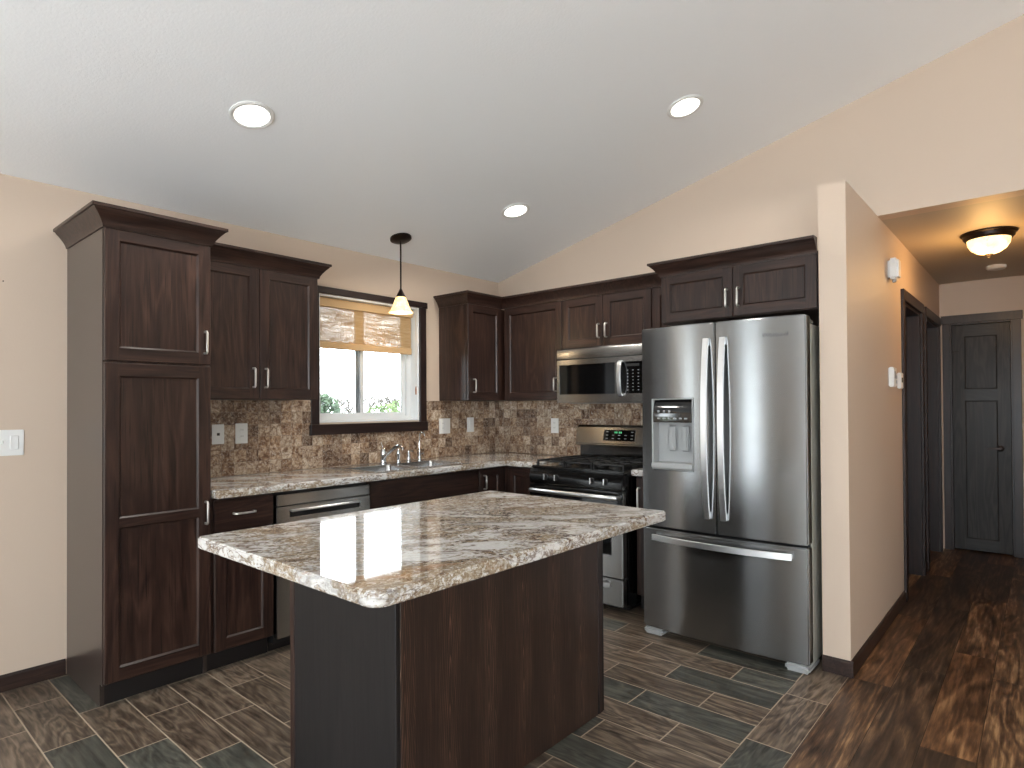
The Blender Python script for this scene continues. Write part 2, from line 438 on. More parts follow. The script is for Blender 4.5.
# ------------------------------------------------------------ mesh helpers
class B:
    def __init__(s): s.bm = bmesh.new(); s.mi = 0

    def face(s, vs, mi=None):
        f = s.bm.faces.new([s.bm.verts.new(v) if not isinstance(v, bmesh.types.BMVert) else v for v in vs])
        f.material_index = s.mi if mi is None else mi; return f

    def box(s, x0, x1, y0, y1, z0, z1, bev=0, seg=1, mi=None):
        x0, x1 = sorted((x0, x1)); y0, y1 = sorted((y0, y1)); z0, z1 = sorted((z0, z1))
        V = [s.bm.verts.new((x, y, z)) for x in (x0, x1) for y in (y0, y1) for z in (z0, z1)]
        F = []
        for q in ((0, 1, 3, 2), (4, 6, 7, 5), (0, 4, 5, 1), (2, 3, 7, 6), (0, 2, 6, 4), (1, 5, 7, 3)):
            f = s.bm.faces.new([V[i] for i in q]); f.material_index = s.mi if mi is None else mi; F.append(f)
        if bev:
            E = {e for f in F for e in f.edges}
            r = bmesh.ops.bevel(s.bm, geom=list(E), offset=bev, segments=seg, affect='EDGES', clamp_overlap=True)
            for f in r['faces']: f.material_index = s.mi if mi is None else mi
        return s

    def prism(s, poly, a0, a1, axis='x', mi=None):
        """poly in the other two axes (order: x->(y,z), y->(x,z), z->(x,y))"""
        def P(u, v, w): return {'x': (w, u, v), 'y': (u, w, v), 'z': (u, v, w)}[axis]
        A = [s.bm.verts.new(P(u, v, a0)) for u, v in poly]; Bv = [s.bm.verts.new(P(u, v, a1)) for u, v in poly]
        n = len(poly); m = s.mi if mi is None else mi
        s.bm.faces.new(A).material_index = m; s.bm.faces.new(Bv[::-1]).material_index = m
        for i in range(n): s.bm.faces.new((A[i], Bv[i], Bv[(i + 1) % n], A[(i + 1) % n])).material_index = m
        return s

    def grid(s, us, vs, w0, w1, solid, A, mi=None, wf=None):
        """solid of grid cells; A(u,v,w)->xyz ; solid(i,j) ; wf(u,v)-> front w override"""
        c = {}; m = s.mi if mi is None else mi

        def V(i, j, k):
            if (i, j, k) not in c:
                ww = (w0 if wf is None else wf(us[i], vs[j])) if k == 0 else w1
                c[i, j, k] = s.bm.verts.new(A(us[i], vs[j], ww))
            return c[i, j, k]
        nu, nv = len(us) - 1, len(vs) - 1
        ok = lambda i, j: 0 <= i < nu and 0 <= j < nv and solid(i, j)
        for i in range(nu):
            for j in range(nv):
                if not ok(i, j): continue
                for k in (0, 1): s.face([V(i, j, k), V(i + 1, j, k), V(i + 1, j + 1, k), V(i, j + 1, k)], m)
                for (di, dj, a, b) in ((-1, 0, (i, j), (i, j + 1)), (1, 0, (i + 1, j), (i + 1, j + 1)), (0, -1, (i, j), (i + 1, j)), (0, 1, (i, j + 1), (i + 1, j + 1))):
                    if not ok(i + di, j + dj): s.face([V(*a, 0), V(*b, 0), V(*b, 1), V(*a, 1)], m)
        return s

    def sweep(s, pts, sec, up=(0, 0, 1), cap=True, scale=None, mi=None):
        pts = [Vector(p) for p in pts]; up = Vector(up); rings = []; m = s.mi if mi is None else mi
        for i, p in enumerate(pts):
            t = (pts[min(i + 1, len(pts) - 1)] - pts[max(i - 1, 0)]).normalized()
            x = up.cross(t)
            x = x.normalized() if x.length > 1e-4 else Vector((1, 0, 0)).cross(t).normalized()
            y = t.cross(x).normalized(); k = scale[i] if scale else 1
            rings.append([s.bm.verts.new(p + x * a * k + y * b * k) for a, b in sec])
        n = len(sec)
        for a, b in zip(rings, rings[1:]):
            for i in range(n): s.face((a[i], a[(i + 1) % n], b[(i + 1) % n], b[i]), m)
        if cap: s.face(rings[0][::-1], m); s.face(rings[-1], m)
        return s

    def tube(s, pts, r, n=10, up=(0, 0, 1), scale=None, mi=None):
        return s.sweep(pts, [(r * math.cos(2 * math.pi * i / n), r * math.sin(2 * math.pi * i / n)) for i in range(n)], up, True, scale, mi)

    def lathe(s, prof, c=(0, 0, 0), axis='z', n=32, mi=None, a=None):
        """prof = [(radius, height)]"""
        rings = []; m = s.mi if mi is None else mi; c = Vector(c)

        def P(r, h, t):
            q = {'z': (r * math.cos(t), r * math.sin(t), h), 'y': (r * math.cos(t), h, r * math.sin(t)), 'x': (h, r * math.cos(t), r * math.sin(t))}[axis]
            return c + Vector(q)
        for r, h in prof:
            rings.append([s.bm.verts.new(P(max(r, 1e-5), h, 2 * math.pi * i / n)) for i in range(n)])
        for a_, b_ in zip(rings, rings[1:]):
            for i in range(n): s.face((a_[i], a_[(i + 1) % n], b_[(i + 1) % n], b_[i]), m)
        bmesh.ops.remove_doubles(s.bm, verts=rings[0] + rings[-1], dist=1e-4) if prof[0][0] < 1e-4 or prof[-1][0] < 1e-4 else None
        if prof[0][0] >= 1e-4 and prof[0] != prof[-1]: s.face([v for v in rings[0]][::-1], m)
        if prof[-1][0] >= 1e-4 and prof[0] != prof[-1]: s.face([v for v in rings[-1]], m)
        return s

    def moulding(s, path, prof, side=1, cap=True, mi=None):
        """path: xy points; prof: (out, z); out is to the right of the path direction when side=1"""
        P = [Vector((x, y)) for x, y in path]; rings = []; m = s.mi if mi is None else mi
        for i, p in enumerate(P):
            ns = []
            if i > 0: d = (P[i] - P[i - 1]).normalized(); ns.append(Vector((d.y, -d.x)) * side)
            if i < len(P) - 1: d = (P[i + 1] - P[i]).normalized(); ns.append(Vector((d.y, -d.x)) * side)
            if len(ns) == 2:
                b = (ns[0] + ns[1]).normalized(); k = 1 / max(.2, b.dot(ns[0])); mt = b * k
            else: mt = ns[0]
            rings.append([s.bm.verts.new((p.x + mt.x * o, p.y + mt.y * o, z)) for o, z in prof])
        n = len(prof)
        for a, b in zip(rings, rings[1:]):
            for i in range(n): s.face((a[i], a[(i + 1) % n], b[(i + 1) % n], b[i]), m)
        if cap: s.face(rings[0][::-1], m); s.face(rings[-1], m)
        return s

    def bevel(s, w, seg=1, ang=.6):
        bmesh.ops.remove_doubles(s.bm, verts=s.bm.verts, dist=1e-5)
        bmesh.ops.recalc_face_normals(s.bm, faces=s.bm.faces)
        E = [e for e in s.bm.edges if len(e.link_faces) == 2 and e.calc_face_angle(0) > ang]
        bmesh.ops.bevel(s.bm, geom=E, offset=w, segments=seg, affect='EDGES', clamp_overlap=True)
        return s

    def build(s, name, mat, parent=None, smooth=30, recalc=True, label=None):
        if recalc: bmesh.ops.recalc_face_normals(s.bm, faces=s.bm.faces)
        me = bpy.data.meshes.new(name); s.bm.to_mesh(me); s.bm.free()
        for m in (mat if isinstance(mat, (list, tuple)) else [mat]): me.materials.append(m)
        if smooth:
            for p in me.polygons: p.use_smooth = True
            me.set_sharp_from_angle(angle=R(smooth))
        o = bpy.data.objects.new(name, me); COL.objects.link(o)
        if parent is not None: o.parent = parent
        if label: o['label'] = label
        return o


def thing(name, label, cat, loc=(0, 0, 0), rz=0, group=None):
    o = bpy.data.objects.new(name, None); COL.objects.link(o); o.location = loc; o.rotation_euler = (0, 0, rz)
    o.empty_display_size = .05
    return tag(o, label, cat, group)


def tag(o, label, cat, group=None):
    o['label'] = label; o['category'] = cat
    if group: o['group'] = group
    return o


def struct(o): o['kind'] = 'structure'; return o


def rehome(o):
    """put a single-mesh thing's origin at the middle of its base"""
    xs = [v.co for v in o.data.vertices]
    c = Vector(((min(v.x for v in xs) + max(v.x for v in xs)) / 2, (min(v.y for v in xs) + max(v.y for v in xs)) / 2, min(v.z for v in xs)))
    o.data.transform(Matrix.Translation(-c)); o.location = c; return o


# ------------------------------------------------------------ room
HC, SL = 2.468, .2432                      # ceiling height at the window wall, slope
RX0, RY1, RIDGE = -7.6, -8.4, -4.2
HH, WY1, WY0, WX = 2.452, -3.008, -2.882, -.7745   # hall ceiling, wing wall faces, wing wall end
HX, HY = 2.80, -4.10                       # hall end wall, hall far side
cz = lambda y: HC - SL * (y if y > RIDGE else 2 * RIDGE - y)

# floors
struct(B().box(RX0, 0.0, -2.820, 0.0, -.05, 0).build('floor', M_TILE))
struct(B().box(RX0, -.6, RY1, -4.9, 0, .012).box(RX0, -5.2, -4.9, -2.2, 0, .012).build('floor.004', plain('bounce_carpet', (214, 206, 194), .95), smooth=0))  # unseen pale carpet, added to bounce daylight up onto the ceiling
struct(B().box(RX0, 0.0, -3.0, -2.820, -.05, 0).build('floor.001', M_TILEB))
b = B(); b.box(RX0, HX + .12, RY1, -3.0, -.05, 0); struct(b.build('floor.002', M_PLANK))
# vaulted ceiling
b = B(); b.prism([(.14, HC - SL * .14), (RIDGE, cz(RIDGE)), (RY1 - .14, cz(RY1 - .14)), (RY1 - .14, cz(RY1 - .14) + .12), (RIDGE, cz(RIDGE) + .12), (.14, HC - SL * .14 + .12)], RX0 - .14, .12, 'x')
struct(b.build('ceiling', M_CEIL, smooth=0))
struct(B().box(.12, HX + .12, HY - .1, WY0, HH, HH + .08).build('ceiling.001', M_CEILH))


def wall_with_holes(name, axis, a0, a1, top, holes, w0, w1, mat=M_WALL):
    us = sorted({a0, a1, *[h[0] for h in holes], *[h[1] for h in holes]})
    zs = sorted({0.0, top, *[h[2] for h in holes], *[h[3] for h in holes]})
    def sol(i, j):
        u, z = (us[i] + us[i + 1]) / 2, (zs[j] + zs[j + 1]) / 2
        return not any(h[0] < u < h[1] and h[2] < z < h[3] for h in holes)
    A = (lambda u, v, w: (u, w, v)) if axis == 'x' else (lambda u, v, w: (w, u, v))
    return struct(B().grid(us, zs, w0, w1, sol, A).build(name, mat, smooth=0))


WIN = (-1.855, -.955, 1.235, 2.125)        # kitchen window rough opening x0 x1 z0 z1
wall_with_holes('wall_back', 'x', RX0, .12, HC, [WIN, (-5.5, -4.9, .2, 2.1)], 0.0, .14)
wall_with_holes('wall_left', 'y', RY1, 0, 2.3, [(-1.1, -.5, .2, 2.1), (-7.3, -2.5, .3, 2.2)], RX0, RX0 - .14)
struct(B().prism([(0, 2.3), (RIDGE, 2.3), (RY1, 2.3), (RY1, cz(RY1)), (RIDGE, cz(RIDGE)), (0, HC)], RX0 - .14, RX0, 'x').build('wall_left.001', M_WALL, smooth=0))
wall_with_holes('wall_front', 'x', RX0, .12, cz(RY1), [(-6.3, -4.9, .5, 2.2)], RY1, RY1 - .14)
# gable wall of the range, with the hall opening
b = B()
b.prism([(0, 0), (WY0, 0), (WY0, cz(WY0)), (0, HC)], 0, .12, 'x')
b.prism([(WY0, HH), (HY, HH), (HY, cz(HY)), (WY0, cz(WY0))], 0, .12, 'x')
b.prism([(HY, 0), (RY1, 0), (RY1, cz(RY1)), (RIDGE, cz(RIDGE)), (HY, cz(HY))], 0, .12, 'x')
struct(b.build('wall_right', M_WALL, smooth=0))
# wing wall + hall left wall with two door openings
D1, D2 = (.81, 1.60), (1.845, 2.63)
us = [WX, D1[0], D1[1], D2[0], D2[1], HX + .12]; zs = [0, 2.05, HH]
b = B(); b.grid(us, zs, WY1, WY0, lambda i, j: not (j == 0 and i in (1, 3)), lambda u, v, w: (u, w, v))
struct(b.build('wall_hall_left', M_WALL, smooth=0))
wall_with_holes('wall_hall_end', 'y', HY, WY1, HH, [(-3.53, -3.085, 0, 2.075)], HX, HX + .12)
struct(B().box(.12, HX, HY - .1, HY, 0, HH).build('wall_hall_right', M_WALL, smooth=0))

b = B(); b.box(HX + .9, HX + 1.0, -4.2, -1.9, 0, HH); b.box(.12, HX + .9, -2.0, -1.9, 0, HH); b.box(HX + .12, HX + .9, -4.2, -4.1, 0, HH)
struct(b.build('wall_leak_block', M_WALL, smooth=0))  # unseen walls added behind the hall doors to stop light leaks
struct(B().box(.12, HX + 1.0, WY0, -1.9, HH, HH + .08).box(HX + .12, HX + 1.0, -4.2, WY0, HH, HH + .08).build('ceiling.002', M_CEILH, smooth=0))  # added lid over the leak-blocking walls
struct(B().box(.12, HX + 1.0, -2.9999, -1.9, -.05, 0).box(HX + .12, HX + 1.0, -4.2, -3.0, -.05, 0).build('floor.003', M_PLANK, smooth=0))  # added floor closing the same unseen enclosure
# sun-room side openings far behind the camera: plain frames
def opening_frame(name, axis, a0, a1, z0, z1, w0, w1, mull):
    us = [a0, a0 + .06]
    for m in mull: us += [m - .04, m + .04]
    us += [a1 - .06, a1]; zs = [z0, z0 + .06, z1 - .06, z1]
    A = (lambda u, v, w: (u, w, v)) if axis == 'x' else (lambda u, v, w: (w, u, v))
    b = B(); b.grid(us, zs, w0, w1, lambda i, j: i % 2 == 0 or j in (0, 2), A)
    return struct(b.build(name, M_VINYL, smooth=0))
opening_frame('window_2', 'x', -5.5, -4.9, .2, 2.1, .04, .1, [])
opening_frame('window_3', 'y', -1.1, -.5, .2, 2.1, RX0 - .1, RX0 - .04, [])
opening_frame('window_4', 'y', -7.3, -2.5, .3, 2.2, RX0 - .1, RX0 - .04, [-5.7, -4.1])
opening_frame('window_5', 'x', -6.3, -4.9, .5, 2.2, RY1 - .1, RY1 - .04, [-5.6])

# baseboards
BB = lambda t: [(0, 0), (t, 0), (t, .068), (t * .45, .078), (0, .078)]
def base(name, path, side=1):
    struct(B().moulding(path, BB(.013), side).build(name, M_BASE, smooth=0))
base('baseboard_hall_left', [(D1[0] - .066, WY1), (WX, WY1)], -1)
base('baseboard_wing_end', [(WX, WY1 - .013), (WX, WY0)], -1)
base('baseboard_back', [(-3.30, 0), (-4.84, 0)], -1)
base('baseboard_hall_end', [(HX, -3.60), (HX, HY)], 1)
base('baseboard_hall_right', [(HX, HY), (.12, HY)], 1)
base('baseboard_hall_left', [(D2[0] - .066, WY1), (D1[1] + .066, WY1)], -1)

# ------------------------------------------------------------ kitchen window
x0, x1, z0, z1 = WIN
win = struct(thing('window_1', '', 'window')); del win['label']; del win['category']
# dark casing
cz0, cz1 = 1.223, 2.172
B().box(-1.918, x0, -.018, -.0005, 1.223, 2.128, .002).build('casing', M_TRIM, win)
B().box(x1, -.888, -.018, -.0005, 1.223, 2.128, .002).build('casing', M_TRIM, win)
B().box(-1.928, -.877, -.022, -.0005, 2.128, 2.174, .002).build('head_casing', M_TRIMH, win)
B().box(-1.928, -.884, -.030, -.0005, 1.152, 1.224, .002).build('window_sill', M_TRIMH, win)
# white jamb lining
us = [x0, x0 + .012, x1 - .012, x1]; zs = [z0, z0 + .012, z1 - .012, z1]
B().grid(us, zs, -.004, .14, lambda i, j: not (i == 1 and j == 1), lambda u, v, w: (u, w, v)).build('jamb', M_JAMB, win, smooth=0)
# vinyl frame and two sashes
us = [x0 + .012, x0 + .04, x1 - .055, x1 - .012]; zs = [z0 + .012, z0 + .035, z1 - .04, z1 - .012]
B().grid(us, zs, .085, .135, lambda i, j: not (i == 1 and j == 1), lambda u, v, w: (u, w, v)).build('window_frame', M_VINYL, win, smooth=0)
xm = -1.445
for (a, c, yy) in ((x0 + .04, xm + .032, .092), (xm - .032, x1 - .055, .108)):
    us = [a, a + .034, c - .034, c]; zs = [z0 + .035, z0 + .065, z1 - .07, z1 - .04]
    sash = B().grid(us, zs, yy, yy + .016, lambda i, j: not (i == 1 and j == 1), lambda u, v, w: (u, w, v)).build('sash', M_VINYL, win, smooth=0)
    B().box(a + .03, c - .03, yy + .006, yy + .010, z0 + .062, z1 - .067).build('pane', M_GLASS, sash, smooth=0)
lt = B(); lt.box(xm - .008, xm + .006, .080, .092, 1.42, 1.50, .003); lt.lathe([(.010, 0), (.010, .006), (0.0, .008)], (xm, .086, 1.43), 'z', 12)
lt.build('latch', M_VINYL, win)

# woven blind
bl = thing('roman_blind', 'tan woven-wood shade rolled half way down the kitchen window', 'window blind', (-1.40, .05, 2.10))
yb = .0
B().box(-.44, .415, -.018, .012, -.052, .008, .002).build('valance', M_BLINDS, bl)
n = 6
b = B()
b.grid([-.437 + i * .849 / 8 for i in range(9)], [-.305 + i * .265 / 8 for i in range(9)], .004, .0055, lambda i, j: True, lambda u, v, w: (u, w + .001 * math.sin(v * 60), v))
b.build('shade_fabric', M_BLIND, bl)
B().box(-.438, .413, -.006, .012, -.345, -.295, .004).build('bottom_rail', M_BLINDS, bl)
B().tube([(.433, -.028, -.03), (.434, -.03, -.30), (.434, -.03, -.60)], .0012, 6).build('cord', M_BLINDS, bl)
B().lathe([(0.0, -.665), (.007, -.66), (.008, -.62), (.004, -.598), (0, -.596)], (.434, -.03, 0), 'z', 12).build('cord_tassel', M_ORANGE, bl)

# ------------------------------------------------------------ hall doors and casings
def casing(axis, a0, a1, top, w, out, cw=.062, head=.07, over=.012):
    """casing on a wall face; axis x: wall plane y=w, proud towards out(-1)"""
    t = .018 * out
    P = (lambda l, h, z0_, z1_: (l, h, w, w + t, z0_, z1_)) if axis == 'x' else (lambda l, h, z0_, z1_: (w, w + t, l, h, z0_, z1_))
    return P
def hall_door(i, D):
    d = struct(bpy.data.objects.new('door_%d' % i, None)); COL.objects.link(d)
    z = 2.05
    B().box(D[0] - .062, D[0], WY1 - .018, WY1 - .0005, 0, z, .002).build('casing', M_TRIM, d)
    B().box(D[1], D[1] + .062, WY1 - .018, WY1 - .0005, 0, z, .002).build('casing', M_TRIM, d)
    B().box(D[0] - .066, D[1] + .064, WY1 - .022, WY1 - .0005, z, z + .075, .002).build('head_casing', M_TRIMH, d)
    us = [D[0], D[0] + .018, D[1] - .018, D[1]]
    B().grid(us, [0, z - .018, z], WY1 - .0005, WY0, lambda i, j: not (i == 1 and j == 0), lambda u, v, w: (u, w, v)).build('jamb', M_TRIM, d, smooth=0)
    dr = panel_door(.0, D[1] - D[0] - .042, .006, z - .022, 0, .035, .11, [1.42], MATS=[M_TRIM, M_TRIMH])
    o = dr.build('door_slab', [M_TRIM, M_TRIMH], d); o.location = (D[0] + .021, WY1 + .085, 0)
    b = B(); b.lathe([(.026, 0), (.026, -.008), (.010, -.012), (.010, -.045), (.026, -.055), (.028, -.07), (.018, -.082), (0, -.084)], (D[0] + .095, WY1 + .085, .95), 'y', 20)
    b.build('door_handle', M_BRONZE, o).matrix_parent_inverse = Matrix.Translation(-Vector(o.location))
def panel_door(x0, x1, z0, z1, yf, t, stile, rails, MATS=None, top=None, depth=.009, slope=.008, rail=None, mid=None):
    """frame-and-panel front: slot 0 vertical grain, slot 1 horizontal grain"""
    b = B(); e = .002; rail = rail or stile; top = top or rail
    q = lambda xa, xb, za, zb, y, mi: b.face([(xa, y, za), (xb, y, za), (xb, y, zb), (xa, y, zb)], mi)
    X0, X1, Z0, Z1 = x0 + e, x1 - e, z0 + e, z1 - e
    q(X0, x0 + stile, Z0, Z1, yf, 0); q(x1 - stile, X1, Z0, Z1, yf, 0)
    zb = [z0 + rail] ; ops = []
    mid = mid or rail
    for r in rails: ops.append((zb[-1], r - mid / 2)); zb.append(r + mid / 2)
    ops.append((zb[-1], z1 - top))
    q(x0 + stile, x1 - stile, Z0, z0 + rail, yf, 1); q(x0 + stile, x1 - stile, z1 - top, Z1, yf, 1)
    for r in rails: q(x0 + stile, x1 - stile, r - mid / 2, r + mid / 2, yf, 1)
    for za, zc in ops:
        xa, xc = x0 + stile, x1 - stile
        rings = []
        for o, d in ((0, 0), (.0025, .003), (slope * .8, depth * .75), (slope, depth)):
            rings.append([(xa + o, yf + d, za + o), (xc - o, yf + d, za + o), (xc - o, yf + d, zc - o), (xa + o, yf + d, zc - o)])
        for A, C in zip(rings, rings[1:]):
            for k in range(4): b.face([A[k], A[(k + 1) % 4], C[(k + 1) % 4], C[k]], 1 if k in (0, 2) else 0)
        b.face(rings[-1], 0)
    o1 = [(X0, yf, Z0), (X1, yf, Z0), (X1, yf, Z1), (X0, yf, Z1)]
    o2 = [(x0, yf + e, z0), (x1, yf + e, z0), (x1, yf + e, z1), (x0, yf + e, z1)]
    o3 = [(x0, yf + t, z0), (x1, yf + t, z0), (x1, yf + t, z1), (x0, yf + t, z1)]
    for A, C in ((o1, o2), (o2, o3)):
        for k in range(4): b.face([A[k], A[(k + 1) % 4], C[(k + 1) % 4], C[k]], 0)
    b.face(o3, 0)
    bmesh.ops.remove_doubles(b.bm, verts=b.bm.verts, dist=1e-6)
    return b


hall_door(2, D1); hall_door(3, D2)
# end door (own orientation: faces -x)
d4 = struct(bpy.data.objects.new('door_1', None)); COL.objects.link(d4)
B().box(HX - .018, HX - .0005, -3.085, -3.030, 0, 2.075, .002).build('casing', M_TRIM, d4)
B().box(HX - .018, HX - .0005, -3.590, -3.53, 0, 2.075, .002).build('casing', M_TRIM, d4)
B().box(HX - .022, HX - .0005, -3.602, -3.020, 2.075, 2.15, .002).build('head_casing', M_TRIM, d4)
B().grid([-3.53, -3.518, -3.097, -3.085], [0, 2.063, 2.075], HX - .0005, HX + .12, lambda i, j: not (i == 1 and j == 0), lambda u, v, w: (w, u, v)).build('jamb', M_TRIM, d4, smooth=0)
sl = panel_door(0, .415, .012, 2.058, 0, .035, .092, [1.42], rail=.105, top=.105, depth=.006).build('door_slab', [M_DOOR, M_DOORH], d4)
sl.location = (HX + .012, -3.100, 0); sl.rotation_euler = (0, 0, R(-90))
b = B(); b.lathe([(.028, 0), (.028, -.008), (.011, -.013), (.011, -.045), (0.0, -.046)], (.34, 0, .94), 'y', 20)
b.sweep([(.345, -.042, .94), (.30, -.046, .942), (.245, -.046, .936)], [(-.006, -.009), (.006, -.009), (.006, .009), (-.006, .009)])
b.build('door_handle', M_BRONZE, sl)
B().box(.0, .05, -.008, -.001, 1.808, 1.822, .001).build('hinge', M_BRONZE, sl)

# ------------------------------------------------------------ cabinets
def pull(parent, x, z, yf, L=.115, vert=True, proj=.030):
    """satin bar pull, flat section, on two posts"""
    b = B(); h = L / 2; s = .0055
    if vert:
        P = [(x, yf, z - h + s), (x, yf - proj + .008, z - h + s), (x, yf - proj, z - h + .012), (x, yf - proj, z + h - .012), (x, yf - proj + .008, z + h - s), (x, yf, z + h - s)]
        b.sweep(P, [(-s, -.0045), (s, -.0045), (s, .0045), (-s, .0045)], (1, 0, 0))
    else:
        P = [(x - h + s, yf, z), (x - h + s, yf - proj + .008, z), (x - h + .012, yf - proj, z), (x, yf - proj - .004, z), (x + h - .012, yf - proj, z), (x + h - s, yf - proj + .008, z), (x + h - s, yf, z)]
        b.sweep(P, [(-s, -.0045), (s, -.0045), (s, .0045), (-s, .0045)], (0, 0, 1))
    return b.bevel(.0012, 1).build('handle', M_NICKEL, parent)


def front(parent, x0, x1, z0, z1, yf, pulls=(), rails=[], name='door', t=.02, stile=.058, mid=None):
    d = panel_door(x0, x1, z0, z1, yf, t, stile, rails, mid=mid).build(name, WOODS, parent, smooth=20)
    for (px, pz, v, L) in pulls: pull(d, px, pz, yf, L, v)
    return d


def drawer(parent, x0, x1, z0, z1, yf, pulls=()):
    b = B(); b.box(x0, x1, yf, yf + .02, z0, z1, .003, 2)
    d = b.build('drawer', [MH], parent)
    for (px, pz, L) in pulls: pull(d, px, pz, yf, L, False)
    return d


CROWN = [(0, -.012), (.006, -.012), (.008, 0), (.018, .018), (.034, .040), (.048, .055), (.052, .062), (.060, .064), (.060, .078), (0, .078)]
crown = lambda z: [(o, z + h) for o, h in CROWN]
RZ = R(-90)
TD = .02     # door thickness

# tall pantry
W = .470
pan = thing('pantry_cabinet', 'tall dark-stained pantry cabinet at the left end, with crown top and two stacked doors', 'cabinet', (-3.294, -.003, 0))
TOE = lambda H: [(0, 0), (-.528, 0), (-.528, .10), (-.563, .10), (-.563, H), (0, H)]
for xa in (0, W - .018): B().prism(TOE(2.175), xa, xa + .018, 'x').build('side_panel', M_SIDE, pan, smooth=0)
B().box(.018, W - .018, -.563, 0, .10, 2.175).build('carcass', MV, pan, smooth=0)
B().box(.018, W - .018, -.52, -.505, 0, .10).build('toe_kick', M_KICK, pan, smooth=0)
front(pan, .003, W - .003, 1.558, 2.163, -.585, [(W - .032, 1.667, True, .118)])
front(pan, .003, W - .003, .112, 1.548, -.585, [(W - .030, .820, True, .118)], [.822], mid=.040)
B().moulding([(0, 0), (0, -.585), (W, -.585), (W, 0)], crown(2.167), 1).build('crown_moulding', MH, pan, smooth=35)
B().box(0.0, W, -.585, 0, 2.165, 2.17).build('top_panel', MV, pan, smooth=0)


def wall_cab(label, loc, rz, Wd, z0, z1, depth, doors, cat='wall cabinet', crown_path=None, extra=None):
    c = thing('wall_cabinet', label, 'cabinet', loc, rz)
    B().box(0, Wd, -depth + TD + .002, 0, z0, z1 + .001).build('carcass', MV, c, smooth=0)
    for dargs in doors: front(c, *dargs[:2], z0 + .003, z1, -depth, dargs[2])
    if crown_path: B().moulding(crown_path, crown(z1 + .004), 1).build('crown_moulding', MH, c, smooth=35)
    return c


UB, UT, UD = 1.3885, 2.152, .331
wall_cab('two-door dark wall cabinet between the tall pantry and the window', (-2.822, -.003, 0), 0, .762, UB, UT, UD,
         [(.003, .379, [(.341, 1.513, True, .118)]), (.383, .759, [(.415, 1.513, True, .118)])], crown_path=[(.064, -UD), (.762, -UD), (.762, 0)])
wall_cab('single-door dark wall cabinet to the right of the window', (-.738, -.003, 0), 0, .735, UB, UT, UD,
         [(.004, .402, [(.062, 1.505, True, .113)])])
wall_cab('single-door dark wall cabinet in the corner, left of the microwave', (-.003, -UD - .003 - .022, 0), RZ, .95 - UD - .025, UB, UT, UD,
         [(.006, .592, [(.5, 0, 0, 0)][:0] + [(.537, 1.507, True, .113)])])
wall_cab('short two-door dark wall cabinet directly above the microwave', (-.003, -.951, 0), RZ, .762, 1.776, UT, UD,
         [(.003, .367, [(.339, 1.890, True, .112)]), (.371, .759, [(.403, 1.890, True, .112)])])
wall_cab('narrow dark wall cabinet between the microwave and the refrigerator cabinet', (-.003, -1.714, 0), RZ, .288, UB, UT, UD,
         [(.003, .285, [])])
cr = thing('crown_moulding', 'continuous dark crown moulding turning the corner above the wall cabinets', 'moulding', (0, 0, 0))
B().moulding([(-.738, -.003), (-.738, -.334), (-.334, -.334), (-.334, -2.004)], crown(UT + .011), 1).build('moulding', MH, cr, smooth=35)
# over-fridge cabinet
of = thing('wall_cabinet', 'deep two-door dark cabinet with its own crown above the refrigerator', 'cabinet', (-.003, -2.008, 0), RZ)
OW = .868
B().box(0, OW, -.748, 0, 1.832, 2.13).build('carcass', MV, of, smooth=0)
front(of, .003, .432, 1.835, 2.118, -.771, [(.404, 1.937, True, .110)], stile=.055)
front(of, .436, OW - .003, 1.835, 2.118, -.771, [(.468, 1.937, True, .110)], stile=.055)
B().moulding([(0, -.35), (0, -.771), (OW, -.771)], [(o, 2.121 + h * .92) for o, h in CROWN], 1).build('crown_moulding', MH, of, smooth=35)

# base cabinets
BD = -.585
def base_carcass(p, Wd, kick=True):
    B().prism([(0, 0.0), (-.50, 0), (-.50, .10), (-.563, .10), (-.563, .884), (0, .884)], 0, Wd, 'x').build('carcass', MV, p, smooth=0)
    B().box(0.001, Wd - .001, -.515, -.501, 0, .099).build('toe_kick', M_KICK, p, smooth=0)
c = thing('base_cabinet', 'narrow dark base cabinet with one drawer over one door, beside the pantry', 'cabinet', (-2.822, -.003, 0))
base_carcass(c, .329)
drawer(c, .014, .327, .715, .872, BD, [(.163, .797, .118)])
front(c, .014, .327, .108, .705, BD)
c = thing('base_cabinet', 'dark sink base cabinet with a false drawer front right of the dishwasher', 'cabinet', (-1.859, -.003, 0))
B().prism(TOE(.884), 0, .018, 'x').build('side_panel', MV, c, smooth=0); B().prism(TOE(.884), .952, .970, 'x').build('side_panel', MV, c, smooth=0)
b = B(); b.box(.018, .952, -.563, -.018, .10, .118); b.box(.018, .952, -.018, 0, .10, .884); b.box(.018, .952, -.563, -.545, .118, .884); b.build('carcass', MV, c, smooth=0)
B().box(0.018, .952, -.515, -.501, 0, .099).build('toe_kick', M_KICK, c, smooth=0)
drawer(c, .004, .966, .715, .872, BD)
front(c, .004, .483, .108, .705, BD, [(.45, .62, True, .118)]); front(c, .487, .966, .108, .705, BD, [(.52, .62, True, .118)])
